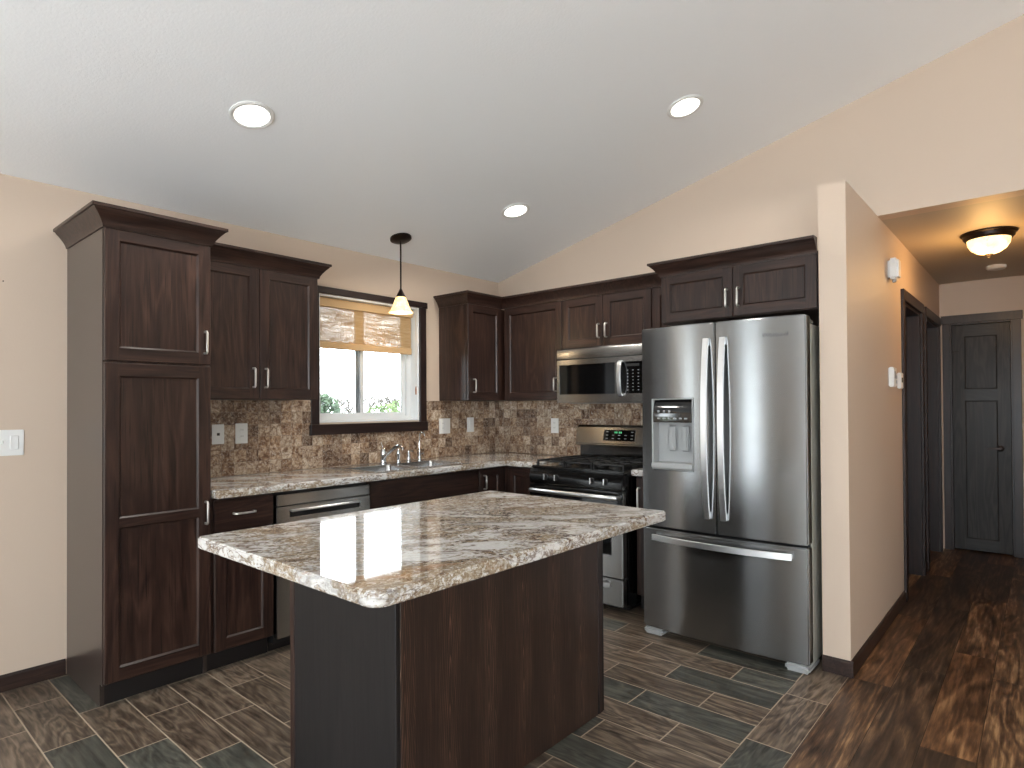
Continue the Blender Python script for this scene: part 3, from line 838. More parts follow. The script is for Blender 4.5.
# corner cabinet (L)
c = thing('corner_cabinet', 'L-shaped dark corner base cabinet with two narrow doors beside the range', 'cabinet', (0, 0, 0))
b = B(); L_ = lambda d: [(-.887, -.003), (-.003, -.003), (-.003, -.932), (d, -.932), (d, d), (-.887, d)]
b.prism(L_(-.563), .10, .884, 'z'); b.build('carcass', MV, c, smooth=0)
B().prism(L_(-.515), 0, .10, 'z').build('toe_kick', M_KICK, c, smooth=0)
d = panel_door(0, .262, .108, .872, 0, .02, .052, []).build('door', WOODS, c, smooth=20); d.location = (-.880, -.586, 0)
pull(d, .050, .775, 0, .11)
d = panel_door(0, .322, .108, .872, 0, .02, .06, []).build('door', WOODS, c, smooth=20); d.location = (-.586, -.614, 0); d.rotation_euler = (0, 0, RZ)
c = thing('base_cabinet', 'very narrow dark base cabinet squeezed between the range and the refrigerator', 'cabinet', (-.003, -1.716, 0), RZ)
base_carcass(c, .222)
front(c, .012, .219, .108, .872, BD, [(.035, .70, True, .22)], stile=.05)

# countertops
CT0, CT1 = .886, .9266
SX0, SX1, SY0, SY1 = -1.80, -1.0, -.56, -.13
b = B(); us = [-2.820, SX0, SX1, -.64, -.003]; vs_ = [-.932, -.642, SY0, SY1, -.003]
def csol(i, j):
    if j == 0: return i == 3
    return not (i == 1 and j == 2)
b.grid(us, vs_, CT1, CT0, csol, lambda u, v, w: (u, v, w)); b.bevel(.006, 3)
tag(b.build('countertop', M_GRAN), 'L-shaped patterned granite worktop running under the window and round the corner', 'countertop')
b = B().box(-.64, -.003, -1.936, -1.716, CT0, CT1, .006, 3)
tag(rehome(b.build('countertop', M_GRAN)), 'small granite worktop piece between the range and the refrigerator', 'countertop')

# backsplashes
bz0, bz1 = CT1 + .0005, UB - .001
us = [-2.820, -1.929, -1.919, -.887, -.883, -.0145]; vs_ = [bz0, 1.151, 1.2225, bz1]
def bsol(i, j):
    if j == 1: return i not in (1, 2, 3)
    if j == 2: return i != 2
    return True
b = B(); b.grid(us, vs_, -.011, -.001, lambda i, j: bsol(i, j), lambda u, v, w: (u, w, v))
tag(b.build('backsplash', M_BSY, smooth=0), 'brown marble mosaic backsplash on the window wall', 'backsplash')
b = B().box(-.013, -.001, -2.0, -.0015, bz0, bz1)
tag(rehome(b.build('backsplash', M_BSX, smooth=0)), 'brown marble mosaic backsplash on the wall behind the range', 'backsplash')

# ------------------------------------------------------------ sink, faucet
sk = thing('kitchen_sink', 'double-bowl stainless steel sink set in the granite under the window', 'sink', ((SX0 + SX1) / 2, (SY0 + SY1) / 2, .9266))
hw, hd = (SX1 - SX0) / 2, (SY1 - SY0) / 2
b = B()
bw = [(-hw + .012, -.012), (.012, hw - .012)]
us = [-hw - .022, bw[0][0], bw[0][1], bw[1][0], bw[1][1], hw + .022]; vs_ = [-hd - .018, -hd + .012, hd - .075, hd + .028]
b.grid(us, vs_, .004, .0003, lambda i, j: not (j == 1 and i in (1, 3)), lambda u, v, w: (u, v, w)); b.bevel(.0015, 2)
b.build('sink_rim', M_SINK, sk)
for (xa, xb) in bw:
    b = B(); ya, yb_ = -hd + .012, hd - .075
    def rr(ins, z, r):
        P = []
        for (cx, cy, a0) in ((xb - ins - r, yb_ - ins - r, 0), (xa + ins + r, yb_ - ins - r, 90), (xa + ins + r, ya + ins + r, 180), (xb - ins - r, ya + ins + r, 270)):
            for k in range(6): t = R(a0 + k * 18); P.append(b.bm.verts.new((cx + r * math.cos(t), cy + r * math.sin(t), z)))
        return P
    rings = [rr(0.0, .003, .012), rr(.002, -.005, .03), rr(.012, -.13, .05), rr(.05, -.165, .06), rr(.12, -.17, .03)]
    for A, C in zip(rings, rings[1:]):
        for k in range(24): b.face([A[k], A[(k + 1) % 24], C[(k + 1) % 24], C[k]])
    b.face(rings[-1]); b.build('bowl', M_SINK, sk, recalc=True)
    B().lathe([(.045, -.169), (.045, -.166), (.03, -.168), (0, -.168)], ((xa + xb) / 2, (ya + yb_) / 2, 0), 'z', 20).build('drain', M_CHROME, sk)
fz = .9266 + .004
fa = thing('faucet', 'chrome single-lever kitchen faucet with angled spout over the sink', 'faucet', (-1.420, -.148, fz))
B().lathe([(.028, 0), (.028, .008), (.021, .014), (.019, .05), (.021, .06), (.021, .095), (.014, .108), (0, .11)], (0, 0, 0), 'z', 24).build('body', M_CHROME, fa)
P = [(0, -.005, .045), (.010, -.04, .078), (.020, -.08, .108), (.030, -.12, .130), (.036, -.150, .134), (.039, -.166, .122), (.040, -.168, .106)]
B().tube(P, .0125, 12, (0, 0, 1), [1.3, 1.15, 1, .95, .95, 1, 1.05]).build('spout', M_CHROME, fa)
B().sweep([(0, 0, .10), (-.005, .004, .125), (-.012, .01, .155)], [(-.007, -.003), (.007, -.003), (.007, .003), (-.007, .003)], (1, 0, 0)).bevel(.001).build('lever', M_CHROME, fa)
sp = B().lathe([(.018, 0), (.018, .006), (.012, .012), (.010, .045), (.014, .06), (.013, .085), (.006, .10), (0, .10)], (-1.285, -.150, fz), 'z', 20)
tag(rehome(sp.build('side_sprayer', M_CHROME)), 'short chrome side sprayer standing just right of the main faucet', 'sprayer')
b = B().lathe([(.020, 0), (.020, .005), (.013, .010), (.013, .055), (.009, .062), (.009, .08), (0, .082)], (0, 0, 0), 'z', 20)
sd = thing('soap_dispenser', 'small chrome soap pump between the sprayer and the tall filter tap', 'soap dispenser', (-1.185, -.148, fz))
b.build('body', M_CHROME, sd)
B().tube([(0, 0, .078), (0, -.02, .084), (0, -.05, .080)], .006, 10).build('pump_spout', M_CHROME, sd)
fl = thing('filter_tap', 'slim gooseneck filter tap at the right end of the sink', 'faucet', (-1.078, -.148, fz))
B().lathe([(.018, 0), (.018, .006), (.012, .012), (.011, .06), (.006, .07), (0, .07)], (0, 0, 0), 'z', 20).build('body', M_CHROME, fl)
P = [(0, 0, .065), (0, 0, .15)] + [(0, -.03 + .03 * math.cos(R(a)), .185 + .03 * math.sin(R(a))) for a in range(0, 200, 25)]
B().tube(P, .0052, 10, (1, 0, 0)).build('spout', M_CHROME, fl)
B().tube([(.01, 0, .045), (.035, -.004, .055)], .004, 8).build('lever', M_CHROME, fl)

# ------------------------------------------------------------ dishwasher
dw = thing('dishwasher', 'stainless steel dishwasher below the granite worktop left of the sink', 'dishwasher', (-2.4905, -.003, 0))
B().box(.006, .622, -.56, 0, .05, .876).build('tub', M_BPLAS, dw, smooth=0)
B().box(.006, .622, -.51, -.50, 0, .10).build('toe_kick', M_KICK, dw, smooth=0)
B().box(.008, .620, -.600, -.562, .803, .862, .004, 2).build('control_strip', M_STEELD, dw)
b = B(); us = [.008, .085, .545, .620]; vs_ = [.085, .735, .775, .797]
b.grid(us, vs_, -.600, -.562, lambda i, j: not (i == 1 and j == 1), lambda u, v, w: (u, w, v)); b.bevel(.003, 2)
b.build('door_panel', M_STEELD, dw)
B().box(.085, .545, -.575, -.563, .733, .777).build('pocket', M_BPLAS, dw, smooth=0)
b = B(); b.sweep([(.092, -.602, .770), (.30, -.612, .772), (.538, -.602, .770)], [(-.012, -.006), (.012, -.006), (.012, .006), (-.012, .006)], (0, 0, 1)); b.bevel(.002)
b.build('handle', M_HANDLE, dw)

# ------------------------------------------------------------ range
rg = thing('gas_range', 'black and stainless gas range with cast-iron grates between the worktops', 'stove', (-.003, -.935, 0), RZ)
RW = .765
B().box(.0, RW, -.655, -.02, .03, .895).build('body', M_BLACK, rg, smooth=0)
B().box(.02, RW - .02, -.60, -.10, 0, .03).build('base', M_KICK, rg, smooth=0)
b = B(); b.box(-.0, RW, -.70, -.02, .893, .915, .008, 3); b.build('cooktop', M_BLACK, rg)
b = B(); b.prism([(-.656, .79), (-.715, .79), (-.722, .84), (-.705, .892), (-.656, .892)], 0, RW, 'x'); b.bevel(.006, 3); b.build('control_panel', M_BLACK, rg)
b = B(); b.box(.003, RW - .003, -.712, -.658, .225, .782, .006, 2); od = b.build('oven_door', M_STEELD, rg)
B().box(.085, RW - .085, -.7145, -.710, .37, .665, .002).build('window', M_GLASSB, od)
B().box(.003, RW - .003, -.7140, -.711, .700, .783, .001).build('top_band', M_GLASSB, od)
HP = [(.030, -.712, .742), (.034, -.745, .745), (.07, -.765, .748), (.22, -.778, .750), (RW / 2, -.783, .751), (RW - .22, -.778, .750), (RW - .07, -.765, .748), (RW - .034, -.745, .745), (RW - .030, -.712, .742)]
B().tube(HP, .015, 12, (0, 0, 1)).build('handle', M_HANDLE, od)
b = B(); b.box(.003, RW - .003, -.712, -.658, .045, .215, .006, 2); dr = b.build('drawer', M_STEELD, rg)
HP = [(.10, -.712, .175), (.12, -.738, .178), (.25, -.745, .180), (RW - .25, -.745, .180), (RW - .12, -.738, .178), (RW - .10, -.712, .175)]
B().sweep(HP, [(-.006, -.014), (.006, -.014), (.006, .014), (-.006, .014)], (0, 0, 1)).bevel(.003, 2).build('handle', M_HANDLE, dr)
for kx in (.150, .243, .535, .640):
    k = .0
    b = B(); b.lathe([(.021, 0), (.021, -.010), (.017, -.014), (0, -.014)], (kx, -.712, .843), 'y', 20)
    b.box(kx - .005, kx + .005, -.742, -.722, .822, .864, .002, 1, 0)
    kk = b.build('knob', M_BPLAS, rg)
    B().box(kx - .0050, kx + .0050, -.7445, -.742, .823, .863, .001).build('pointer', M_HANDLE, kk)
# backguard
b = B(); b.prism([(-.02, .90), (-.075, .90), (-.070, 1.035), (-.02, 1.035)], .004, RW - .004, 'x'); b.build('backguard_base', M_BLACK, rg, smooth=0)
b = B(); b.prism([(-.02, 1.03), (-.105, 1.03), (-.112, 1.045), (-.082, 1.174), (-.065, 1.190), (-.02, 1.190)], -.020, RW, 'x'); b.bevel(.006, 2); bg = b.build('backguard', M_STEELD, rg)
pd = lambda z: -.112 + (z - 1.045) * .03 / .123 - .003
b = B(); b.face([(.24, pd(1.075) - .002, 1.075), (.51, pd(1.075) - .002, 1.075), (.51, pd(1.155) - .002, 1.155), (.24, pd(1.155) - .002, 1.155)])
r_ = bmesh.ops.extrude_face_region(b.bm, geom=b.bm.faces[:]); bmesh.ops.translate(b.bm, verts=[v for v in r_['geom'] if isinstance(v, bmesh.types.BMVert)], vec=(0, .006, 0))
cp = b.build('clock_panel', M_GLASSB, rg, smooth=0)
b = B()
for i in range(3):
    for j in range(5):
        if 1 <= j <= 3 and i == 2: continue
        x = .262 + j * .054; z = 1.088 + i * .025
        B().box(x, x + .018, pd(z) - .0030, pd(z) - .0020, z, z + .005).build('button', M_KEY, cp, smooth=0)
b = B()
for x in (.335, .350, .372, .387):
    b.box(x, x + .009, pd(1.135) - .0032, pd(1.135) - .002, 1.130, 1.143)
b.build('clock_digits', M_CLOCK, cp, smooth=0)
# burners and grates
for (bx_, by_) in ((.17, -.50), (.17, -.22), (RW / 2, -.36), (RW - .17, -.50), (RW - .17, -.22)):
    B().lathe([(.055, .915), (.052, .921), (.034, .924), (.034, .934), (.026, .938), (0, .938)], (bx_, by_, 0), 'z', 24).build('burner', M_IRON, rg)
for (ga, gb) in ((.022, .262), (.270, .495), (.503, .743)):
    b = B(); z0_, z1_ = .940, .952; ya, yb2 = -.655, -.095; s = .006
    for x in (ga + s, (ga + gb) / 2, gb - s): b.box(x - s, x + s, ya, yb2, z0_, z1_, .002)
    for y in (ya + s, -.515, (ya + yb2) / 2, -.235, yb2 - s): b.box(ga, gb, y - s, y + s, z0_ + .001, z1_ + .001, .002)
    for x in (ga + s, gb - s):
        for y in (ya + s, yb2 - s, (ya + yb2) / 2): b.box(x - s, x + s, y - s, y + s, .9145, z0_ + .002)
    b.build('grate', M_IRON, rg)

# ------------------------------------------------------------ microwave
mw = thing('microwave', 'over-the-range stainless microwave with black glass door', 'microwave', (-.003, -.9505, 1.362), RZ)
MWW, MH_ = .762, .409
B().box(0, MWW, -.352, -.012, .0, MH_).build('body', M_GREY, mw, smooth=0)
b = B(); b.prism([(-.353, .328), (-.399, .328), (-.401, .334), (-.397, .398), (-.385, MH_), (-.353, MH_)], 0, MWW, 'x'); b.bevel(.002); b.build('vent_hood', M_STEELD, mw)
b = B(); us = [0, .026, .505, .548, MWW - .006, MWW]; vs_ = [0, .066, .283, .322]
b.grid(us, vs_, -.399, -.354, lambda i, j: not (j == 1 and i in (1, 3)), lambda u, v, w: (u, w, v)); b.bevel(.003, 2); fr_ = b.build('door', M_STEELD, mw)
B().box(.024, .507, -.3965, -.36, .064, .285).build('glass', M_GLASSB, fr_, smooth=0)
b = B().box(.546, MWW - .004, -.3975, -.36, .064, .285); kp = b.build('control_panel', M_GLASSB, mw, smooth=0)
b = B()
for i in range(7):
    for j in range(3): x = .605 + j * .042; z = .085 + i * .023; B().box(x, x + .010, -.3983, -.3975, z, z + .004).build('button', M_KEY, kp, smooth=0)
B().box(.60, .70, -.3985, -.3975, .252, .270).build('display', M_BPLAS, kp, smooth=0)
HP = [(.556, -.399, .262 + .03), (.560, -.425, .278), (.565, -.440, .24), (.567, -.448, .18), (.565, -.440, .10), (.560, -.425, .062), (.556, -.399, .05)]
B().sweep(HP, [(-.006, -.015), (.006, -.015), (.006, .015), (-.006, .015)], (1, 0, 0)).bevel(.003, 2).build('handle', M_HANDLE, fr_)
B().box(.05, MWW - .05, -.30, -.05, -.004, 0).build('underside_filter', M_GREY, mw, smooth=0)

# ------------------------------------------------------------ refrigerator
fg = thing('refrigerator', 'large stainless french-door refrigerator with bottom freezer and water dispenser', 'refrigerator', (-.003, -1.9425, 0), RZ)
FWd = .909
B().box(.004, FWd - .002, -.812, -.05, .03, 1.752, .004).build('cabinet_body', M_FSIDE, fg)
B().box(.02, FWd - .02, -.80, -.79, .012, .05).build('kick_grille', M_BPLAS, fg, smooth=0)
def bow(x0_, x1_, f, amt=.010):
    return lambda u, v: f - amt * (1 - ((u - (x0_ + x1_) / 2) / ((x1_ - x0_) / 2)) ** 2)
def fdoor(xa, xb, za, zb, hole=None, name='door', f=-.892, b0=None, b1=None):
    n = 14; us = [xa + (xb - xa) * i / n for i in range(n + 1)]; vs_ = [za, zb]
    if hole: us = sorted(us + [hole[0], hole[1]]); vs_ = [za, hole[2], hole[3], zb]
    wf = bow(0, FWd, f, .022)
    b = B(); b.grid(us, vs_, f, -.818, lambda i, j: not (hole and j == 1 and hole[0] <= (us[i] + us[i + 1]) / 2 <= hole[1]), lambda u, v, w: (u, w, v), wf=wf)
    b.bevel(.006, 3, .9)
    return b.build(name, M_STEEL, fg, smooth=40)
H0, H1, HZ0, HZ1 = .072, .327, .972, 1.378
dl = fdoor(0, .4515, .640, 1.792, (H0, H1, HZ0, HZ1))
dr_ = fdoor(.4575, FWd, .640, 1.792)
fz_ = fdoor(0, FWd, .045, .626, name='freezer_drawer')
# gap lines / seals
B().box(.01, FWd - .01, -.83, -.812, .05, 1.78).build('door_seal', M_BPLAS, fg, smooth=0)
# dispenser
b = B(); us = [H0, H0 + .010, H1 - .010, H1]; vs_ = [HZ0, HZ0 + .04, HZ1 - .004, HZ1]
b.grid(us, vs_, -.912, -.822, lambda i, j: not (i == 1 and j == 1), lambda u, v, w: (u, w, v)); b.bevel(.002)
b.build('dispenser_bezel', M_GPLAS, dl)
B().box(H0 + .008, H1 - .008, -.842, -.822, HZ0 + .03, HZ1 - .01).build('dispenser_recess', M_GPLAS, dl, smooth=0)
b = B(); n = 8; pts = [(-.845, 1.243)] + [(-.912 + .022 * (k / n) ** 2 * 1 - .006 * math.sin(math.pi * k / n), 1.243 + .128 * k / n) for k in range(n + 1)] + [(-.845, 1.371)]
b.prism(pts, H0 + .011, H1 - .011, 'x'); dcp = b.build('dispenser_panel', M_GLASSB, fg, smooth=30)
b = B()
for k in range(6): B().box(H0 + .04 + k * .033, H0 + .056 + k * .033, -.9185, -.9135, 1.262, 1.270).build('icon', M_KEY, dcp, smooth=0)
for k in range(3): B().box(H0 + .04 + k * .033, H0 + .052 + k * .033, -.9150, -.9100, 1.300, 1.312).build('icon', M_KEY, dcp, smooth=0)
b = B(); b.prism([(-.912, HZ0 + .002), (-.925, HZ0 + .012), (-.925, HZ0 + .038), (-.84, HZ0 + .041), (-.84, HZ0 + .002)], H0 + .002, H1 - .002, 'x'); b.bevel(.003, 2)
b.build('drip_tray', M_GPLAS, dl)
for cx_ in (.175, .255):
    b = B(); b.box(cx_ - .026, cx_ + .026, -.864, -.848, 1.075, 1.225, .008, 3); b.box(cx_ - .013, cx_ + .013, -.870, -.862, 1.09, 1.20, .004, 2)
    b.build('paddle', M_GPLAS, dl)
# handles: wide flat bars bowing out and tapering down
def fhandle(parent, x, za, zb):
    n = 16; P = []; sc = []
    for k in range(n + 1):
        t = k / n; P.append((x, -.925 - .040 * math.sin(math.pi * t) ** .8, za + (zb - za) * t)); sc.append(1)
    b = B(); b.sweep(P, [(-.007, -.0155), (.007, -.0155), (.007, .0155), (-.007, .0155)], (1, 0, 0))
    b.box(x - .014, x + .014, -.93, -.900, za + .004, za + .04, .003); b.box(x - .014, x + .014, -.93, -.900, zb - .04, zb - .004, .003)
    b.bevel(.0015, 1, 1.0)
    return b.build('handle', M_HANDLE, parent)
fhandle(dl, .408, .722, 1.705); fhandle(dr_, .500, .722, 1.705)
n = 16; P = [(.075 + .765 * k / n, -.920 - .040 * math.sin(math.pi * k / n) ** .8, .578) for k in range(n + 1)]
b = B(); b.sweep(P, [(-.007, -.0165), (.007, -.0165), (.007, .0165), (-.007, .0165)], (0, 0, 1))
b.box(.078, .110, -.925, -.895, .566, .590, .003); b.box(.805, .837, -.925, -.895, .566, .590, .003)
b.bevel(.0015, 1, 1.0); b.build('handle', M_HANDLE, fz_)
for xa in (.0, FWd - .118):
    b = B(); b.box(xa, xa + .118, -.895, -.70, 0, .040, .012, 3); b.build('foot', M_GPLAS, fg)
for xa in (.02, FWd - .09):
    b = B(); b.box(xa, xa + .075, -.88, -.70, 1.753, 1.786, .010, 3); b.build('hinge_cover', M_FSIDE, fg)
tc = bpy.data.curves.new('badge', 'FONT'); tc.body = 'Whirlpool'; tc.size = .030; tc.extrude = .0006; tc.align_x = 'CENTER'; tc.shear = .25
to = bpy.data.objects.new('badge', tc); COL.objects.link(to)
dg = bpy.context.evaluated_depsgraph_get(); me = bpy.data.meshes.new_from_object(to.evaluated_get(dg)); bpy.data.objects.remove(to)
bd = bpy.data.objects.new('badge', me); me.materials.clear(); me.materials.append(M_LOGO); COL.objects.link(bd); bd.parent = dr_
bd.location = (.762, -.9055, 1.690); bd.rotation_euler = (R(90), 0, R(2.2))

# ------------------------------------------------------------ island
isl = thing('kitchen_island', 'dark oak kitchen island base under the overhanging granite top', 'kitchen island', (-2.425, -1.97, 0))
IX0, IX1, IY0, IY1 = -3.0 + 2.425, -1.8465 + 2.425, -2.267 + 1.97, -1.66 + 1.97
B().box(IX0 + .019, IX1 - .019, IY0 + .019, IY1 - .022, .0, .874).build('carcass', M_SIDE, isl, smooth=0)
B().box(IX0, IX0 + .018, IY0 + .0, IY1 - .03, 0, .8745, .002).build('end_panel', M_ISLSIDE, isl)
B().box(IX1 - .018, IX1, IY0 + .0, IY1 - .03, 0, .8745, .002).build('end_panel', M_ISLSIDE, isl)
b = B().box(IX0 + .018, IX1 - .050, IY0 - .002, IY0 + .018, 0, .8745, .001); b.build('back_panel', M_ISL, isl)
b = B(); b.box(IX1 - .048, IX1 - .018, IY0 - .004, IY0 + .018, 0, .8745, .003); b.build('corner_post', M_TRIM, isl)
B().box(IX0 - .003, IX0 + .020, IY1 - .03, IY1 - .002, 0, .8745, .002).build('face_frame', MV, isl)
for k, (xa, xb) in enumerate(((-.55, -.18), (-.175, .195), (.20, .555))):
    d = panel_door(0, xb - xa, .108, .705, 0, .02, .055, []).build('door', WOODS, isl, smooth=20); d.location = (xb, IY1, 0); d.rotation_euler = (0, 0, R(180))
    pull(d, .30, .62, 0)
    e = B().box(0, xb - xa, 0, .02, .715, .865, .003, 2).build('drawer', MH, isl); e.location = (xb, IY1, 0); e.rotation_euler = (0, 0, R(180))
    pull(e, (xb - xa) / 2, .79, 0, .115, False)
# island top: rounded front corners
TX0, TX1, TY0, TY1 = -3.314, -1.878, -2.588, -1.622
b = B(); poly = []
for (cx_, cy_, a0, r) in ((TX1, TY1, 0, .012), (TX0, TY1, 90, .012), (TX0, TY0, 180, .046), (TX1, TY0, 270, .012)):
    sx = -1 if cx_ == TX1 else 1; sy = -1 if cy_ == TY1 else 1
    for k in range(9): t = R(a0 + k * 90 / 8); poly.append((cx_ + sx * r + r * math.cos(t), cy_ + sy * r + r * math.sin(t)))
b.prism(poly, .876, .9155, 'z'); b.bevel(.005, 3, .9)
tag(b.build('island_countertop', M_GRAN, smooth=40), 'large polished granite slab on top of the island, reflecting the window', 'countertop')

# ------------------------------------------------------------ ceiling lamps
def ceil_frame(x, y):
    n = Vector((0, -SL, -1)).normalized()      # pointing down into the room
    return Vector((x, y, cz(y))), n
def recessed(x, y, label, power=9):
    t = thing('recessed_light', label, 'ceiling light', (x, y, cz(y)), 0, None)
    t.rotation_euler = (-math.atan(SL), 0, 0)
    B().lathe([(.078, -.0005), (.100, -.0005), (.100, -.005), (.092, -.009), (.078, -.006), (.078, -.0005)], (0, 0, 0), 'z', 40).build('trim_ring', M_WPLAS, t)
    B().lathe([(0, -.0045), (.0785, -.0045), (.0785, -.001), (0, -.001)], (0, 0, 0), 'z', 40).build('lens', M_CAN, t)
    l = bpy.data.lights.new('downlight', 'AREA'); l.shape = 'DISK'; l.size = .15; l.energy = power; l.color = (1, .95, .87); l.spread = R(150)
    o = bpy.data.objects.new('downlight', l); COL.objects.link(o); o.location = (x, y, cz(y) - .03); o.parent = None
recessed(-2.803, -.977, 'round recessed ceiling light above the pantry side, nearest the left wall cabinets')
recessed(-.928, -2.243, 'round recessed ceiling light highest on the slope, above the refrigerator')
recessed(-.909, -.979, 'round recessed ceiling light lowest on the slope, above the corner counter')

pl = thing('pendant_light', 'small bronze pendant with a glowing amber glass shade in front of the window', 'pendant light', (-1.385, -.311, cz(-.311)))
b = B(); b.lathe([(.076, 0), (.076, -.013), (.060, -.023), (.020, -.028), (0, -.028)], (0, 0, 0), 'z', 32)
cn = b.build('canopy', M_BRONZE, pl); cn.rotation_euler = (-math.atan(SL), 0, 0)
B().tube([(0, 0, -.02), (0, 0, -.38)], .006, 10, (1, 0, 0)).build('rod', M_BRONZE, pl)
B().lathe([(.007, -.365), (.011, -.372), (.024, -.400), (.034, -.418), (.034, -.424), (0, -.424)], (0, 0, 0), 'z', 24).build('socket_cap', M_BRONZE, pl)
PR = [(.030, -.418), (.038, -.432), (.050, -.462), (.062, -.495), (.074, -.520), (.086, -.534), (.083, -.535), (.071, -.517), (.059, -.494), (.047, -.462), (.035, -.434), (.027, -.420), (.030, -.418)]
B().lathe(PR, (0, 0, 0), 'z', 36).build('lamp_shade', M_SHADE, pl)
B().lathe([(0, -.44), (.018, -.45), (.024, -.475), (.018, -.50), (0, -.508)], (0, 0, 0), 'z', 20).build('bulb', M_BOWL, pl)
point('pendant_bulb_light', (-1.385, -.311, cz(-.311) - .60), 2.5, (1, .76, .48), .04)

fm = thing('flush_mount_light', 'bronze flush-mount hall ceiling light with a glowing glass bowl', 'ceiling light', (.905, -3.475, HH))
B().lathe([(.150, 0), (.150, -.010), (.140, -.016), (.136, -.034), (.124, -.046), (.112, -.046), (.112, 0)], (0, 0, 0), 'z', 40).build('pan', M_BRONZE, fm)
B().lathe([(.116, -.040), (.112, -.075), (.092, -.108), (.060, -.130), (.025, -.140), (0, -.141)], (0, 0, 0), 'z', 40).build('glass_bowl', M_BOWL, fm)
B().lathe([(.022, -.139), (.024, -.143), (.012, -.152), (.010, -.160), (0, -.166)], (0, 0, 0), 'z', 16).build('finial', M_BRONZE, fm)
point('hall_lamp_light', (.905, -3.475, HH - .24), 10, (1, .55, .18), .09)
sm = B().lathe([(0, 0), (.066, 0), (.066, -.018), (.058, -.030), (.030, -.036), (0, -.036)], (2.16, -3.455, HH - .0005), 'z', 32)
tag(rehome(sm.build('smoke_detector', M_WPLAS)), 'round white smoke detector on the hall ceiling behind the flush light', 'smoke detector')

# ------------------------------------------------------------ wall things
def plate(label, loc, rz, kind, w=.072, h=.118, name='outlet_plate', cat='outlet'):
    t = thing(name, label, cat, loc, rz)
    b = B(); b.box(-w / 2, w / 2, -.006, 0, -h / 2, h / 2, .002, 2); b.build('cover_plate', M_WPLAS, t)
    gangs = [0] if w < .1 else [-.023, .023]
    for gx, kd in zip(gangs, kind):
        if kd == 'duplex':
            for dz in (-.020, .020):
                b = B(); b.lathe([(0, 0), (.0165, 0), (.0165, -.0095), (0, -.0095)], (gx, 0, dz), 'y', 20); s = b.build('socket', M_WPLAS, t)
                B().box(gx - .007, gx - .005, -.0100, -.009, dz - .002, dz + .008).box(gx + .005, gx + .007, -.0100, -.009, dz - .002, dz + .008).build('slot', M_DARKHOLE, s, smooth=0)
        elif kd == 'rocker':
            B().box(gx - .0165, gx + .0165, -.0095, 0, -.033, .033, .002).build('rocker', M_WPLAS, t)
        elif kd == 'toggle':
            B().box(gx - .005, gx + .005, -.016, 0, -.004, .012, .002).build('toggle', M_WPLAS, t)
        elif kd == 'phone':
            B().box(gx - .008, gx + .008, -.0085, 0, -.008, .008).build('jack', M_DARKHOLE, t)
    return t
BY = -.0115
plate('white wall plate with a small jack beside the pantry', (-2.540, BY, 1.183), 0, ['phone'])
plate('white duplex outlet, second plate from the pantry', (-2.397, BY, 1.183), 0, ['duplex'], .076, .124)
plate('wide white two-gang plate right of the window', (-.690, BY, 1.181), 0, ['duplex', 'rocker'], .122, .125)
plate('narrow white plate nearest the corner on the window wall', (-.388, BY, 1.184), 0, ['rocker'], .082, .124, 'switch_plate', 'light switch')
plate('white duplex outlet on the wall left of the range', (-.0135, -.642, 1.176), RZ, ['duplex'], .078, .124)
plate('white double switch plate on the beige wall left of the pantry', (-3.530, -.0005, 1.180), 0, ['toggle', 'rocker'], .120, .124, 'switch_plate', 'light switch')
b = B().lathe([(0, -.004), (.003, -.004), (.003, 0), (0, 0)], (-3.55, 0, 1.954), 'y', 12)
tag(rehome(b.build('screw', M_BPLAS)), 'tiny dark screw left in the beige wall above the switch plate', 'screw')

ch = thing('door_chime', 'white door chime box high on the hall wall', 'door chime', (.33, WY1 - .0005, 2.185))
b = B(); b.box(-.052, .052, -.060, 0, -.066, .066, .014, 3); b.build('cover', M_WPLAS, ch)
B().lathe([(.012, -.064), (.012, -.078), (.008, -.083), (0, -.083)], (0, -.03, 0), 'z', 14).build('sensor', M_GPLAS, ch)
th = thing('thermostat', 'white wall thermostat on the hall wall below the door chime', 'thermostat', (.325, WY1 - .0005, 1.51))
b = B(); b.box(-.05, .05, -.030, 0, -.062, .062, .006, 2); b.build('housing', M_WPLAS, th)
B().box(-.030, .012, -.032, -.0295, -.01, .035, .001).build('display', M_GPLAS, th)
b = B(); b.box(.018, .04, -.034, -.029, -.04, -.02, .001); b.box(.018, .04, -.034, -.029, -.01, .01, .001); b.build('buttons', M_GPLAS, th)
th2 = thing('wall_control', 'small white control box mounted beside the thermostat near the first hall door', 'wall control', (.62, WY1 - .0005, 1.495))
b = B(); b.box(-.045, .045, -.022, 0, -.052, .052, .004, 2); b.build('housing', M_WPLAS, th2)
B().box(-.02, .02, -.024, -.0215, -.012, .02, .001).build('display', M_DARKHOLE, th2)

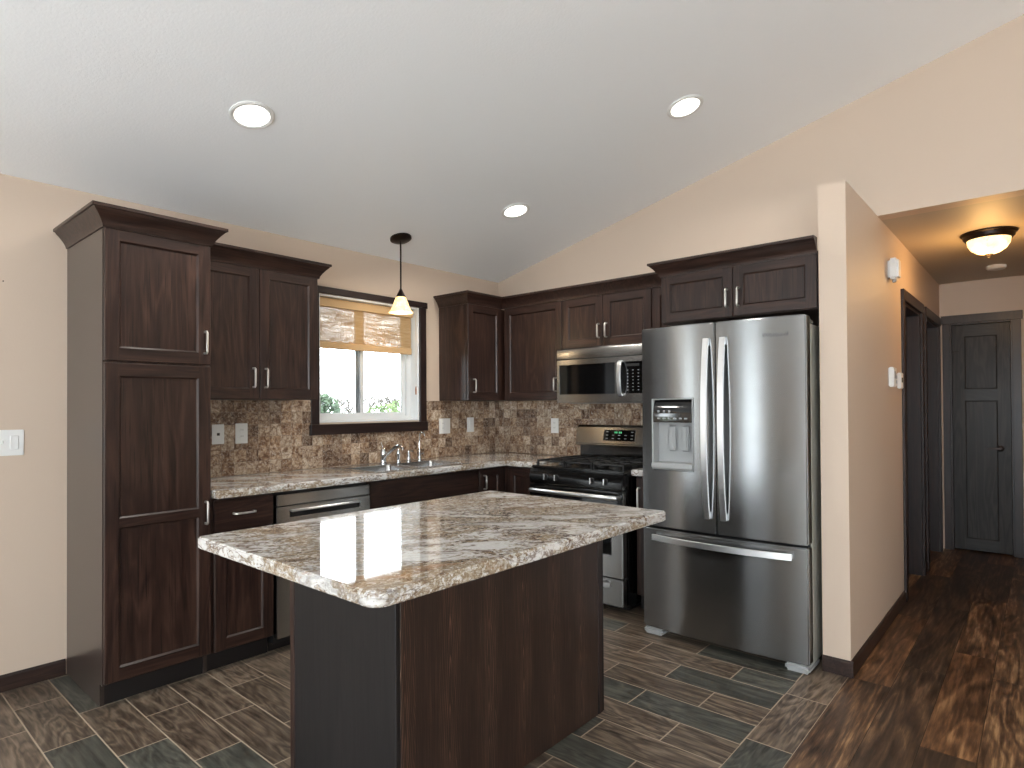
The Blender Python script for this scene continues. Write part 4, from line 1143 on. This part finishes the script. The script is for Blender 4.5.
# ------------------------------------------------------------ outdoors seen through the window
M_GRASS = leaf_mat('pale_lawn', (70, 80, 50), (90, 94, 62))
M_LEAF = leaf_mat('spring_leaves', (58, 78, 38), (84, 100, 52)); M_CON = leaf_mat('conifer_needles', (40, 56, 38), (60, 76, 52)); M_BARK = plain('grey_bark', (86, 80, 75), .9)
struct(B().box(-60, 160, 3, 190, -1.15, -1.05).build('ground', M_GRASS, smooth=0))
def branches(b, p, d, L, r, depth, rnd):
    q = p + d * L; b.sweep([p, (p + q) / 2 + Vector((rnd.uniform(-1, 1), rnd.uniform(-1, 1), 0)) * L * .06, q], [(r, 0), (-r * .5, r * .87), (-r * .5, -r * .87)], (1, .1, 0), True, [1, .85, .7])
    if depth:
        for k in range(3):
            e = (d + Vector((rnd.uniform(-.8, .8), rnd.uniform(-.8, .8), rnd.uniform(-.05, .5)))).normalized()
            branches(b, p + (q - p) * rnd.uniform(.55, 1), e, L * rnd.uniform(.55, .8), r * .6, depth - 1, rnd)
def bare_tree(x, y, h, seed, label, group):
    rnd = random.Random(seed); t = thing('bare_tree', label, 'tree', (x, y, -1.06), 0, group)
    b = B(); branches(b, Vector((0, 0, 0)), Vector((0, 0, 1)), h * .42, h * .038, 4, rnd); b.build('trunk', M_BARK, t, smooth=0)
def leaf_blob(rad, n, rnd, size, cone=False):
    b = B()
    for _ in range(n):
        while True:
            p = Vector((rnd.uniform(-1, 1), rnd.uniform(-1, 1), rnd.uniform(-1, 1)))
            if p.length < 1: break
        p = p.normalized() * (p.length ** .4)
        if cone: hh = rnd.random() ** 1.4; a = rnd.uniform(0, 6.28); rr_ = (1 - hh) * rnd.uniform(.5, 1); p = Vector((rr_ * math.cos(a), rr_ * math.sin(a), hh * 2 - 1))
        p = Vector((p.x * rad[0], p.y * rad[1], (p.z + 1) * rad[2]))
        u_ = Vector((rnd.gauss(0, 1), rnd.gauss(0, 1), rnd.gauss(0, 1))).normalized() * size; v_ = u_.orthogonal().normalized() * size
        b.face([p - u_, p - v_, p + u_, p + v_])
    return b
def at_px(u, dist):
    d = FW + RT * ((u - 505.4429) / 614.5089); d.z = 0; d = d / d.dot(Vector((FW.x, FW.y, 0)).normalized()); return CAM.x + d.x * dist, CAM.y + d.y * dist
x, y = at_px(325, 26); ev = thing('leafy_tree', 'pale leafy tree seen through the left window pane', 'tree', (x, y, -1.06))
leaf_blob((.75, .75, 1.5), 1500, random.Random(4), .09).build('foliage', M_CON, ev, smooth=0, recalc=False)
B().lathe([(.07, 0), (.05, 1.2), (.01, 2.8)], (0, 0, 0), 'z', 8).build('trunk', M_BARK, ev)
BL = ['green budding bush left of centre in the right window pane', 'low leafy bush at the middle of the right window pane', 'round green bush nearest the right edge of the right pane']
for k, (px, dd, rr_) in enumerate(((369, 27, .75), (384, 31, 1.2), (401, 35, 1.3))):
    x, y = at_px(px, dd); t = thing('bush', BL[k], 'bush', (x, y, -1.06))
    leaf_blob((rr_, rr_, rr_ * 1.08), 1100, random.Random(20 + k), .09).build('foliage', M_LEAF, t, smooth=0, recalc=False)
    B().tube([(0, 0, 0), (.05, 0, .9)], .05, 6, (1, 0, 0)).build('trunk', M_BARK, t)
for k in range(16):
    x, y = at_px(313 + k * 6.2 + random.uniform(-1, 1), 36 + ((k * 7) % 16) * 4); dd = 36 + ((k * 7) % 16) * 4
    bare_tree(x, y, 2.3 + .025 * dd + random.uniform(-.2, .4), 50 + k, 'thin bare grey tree in the distant tree line outside the window', 'bare trees outside the window')
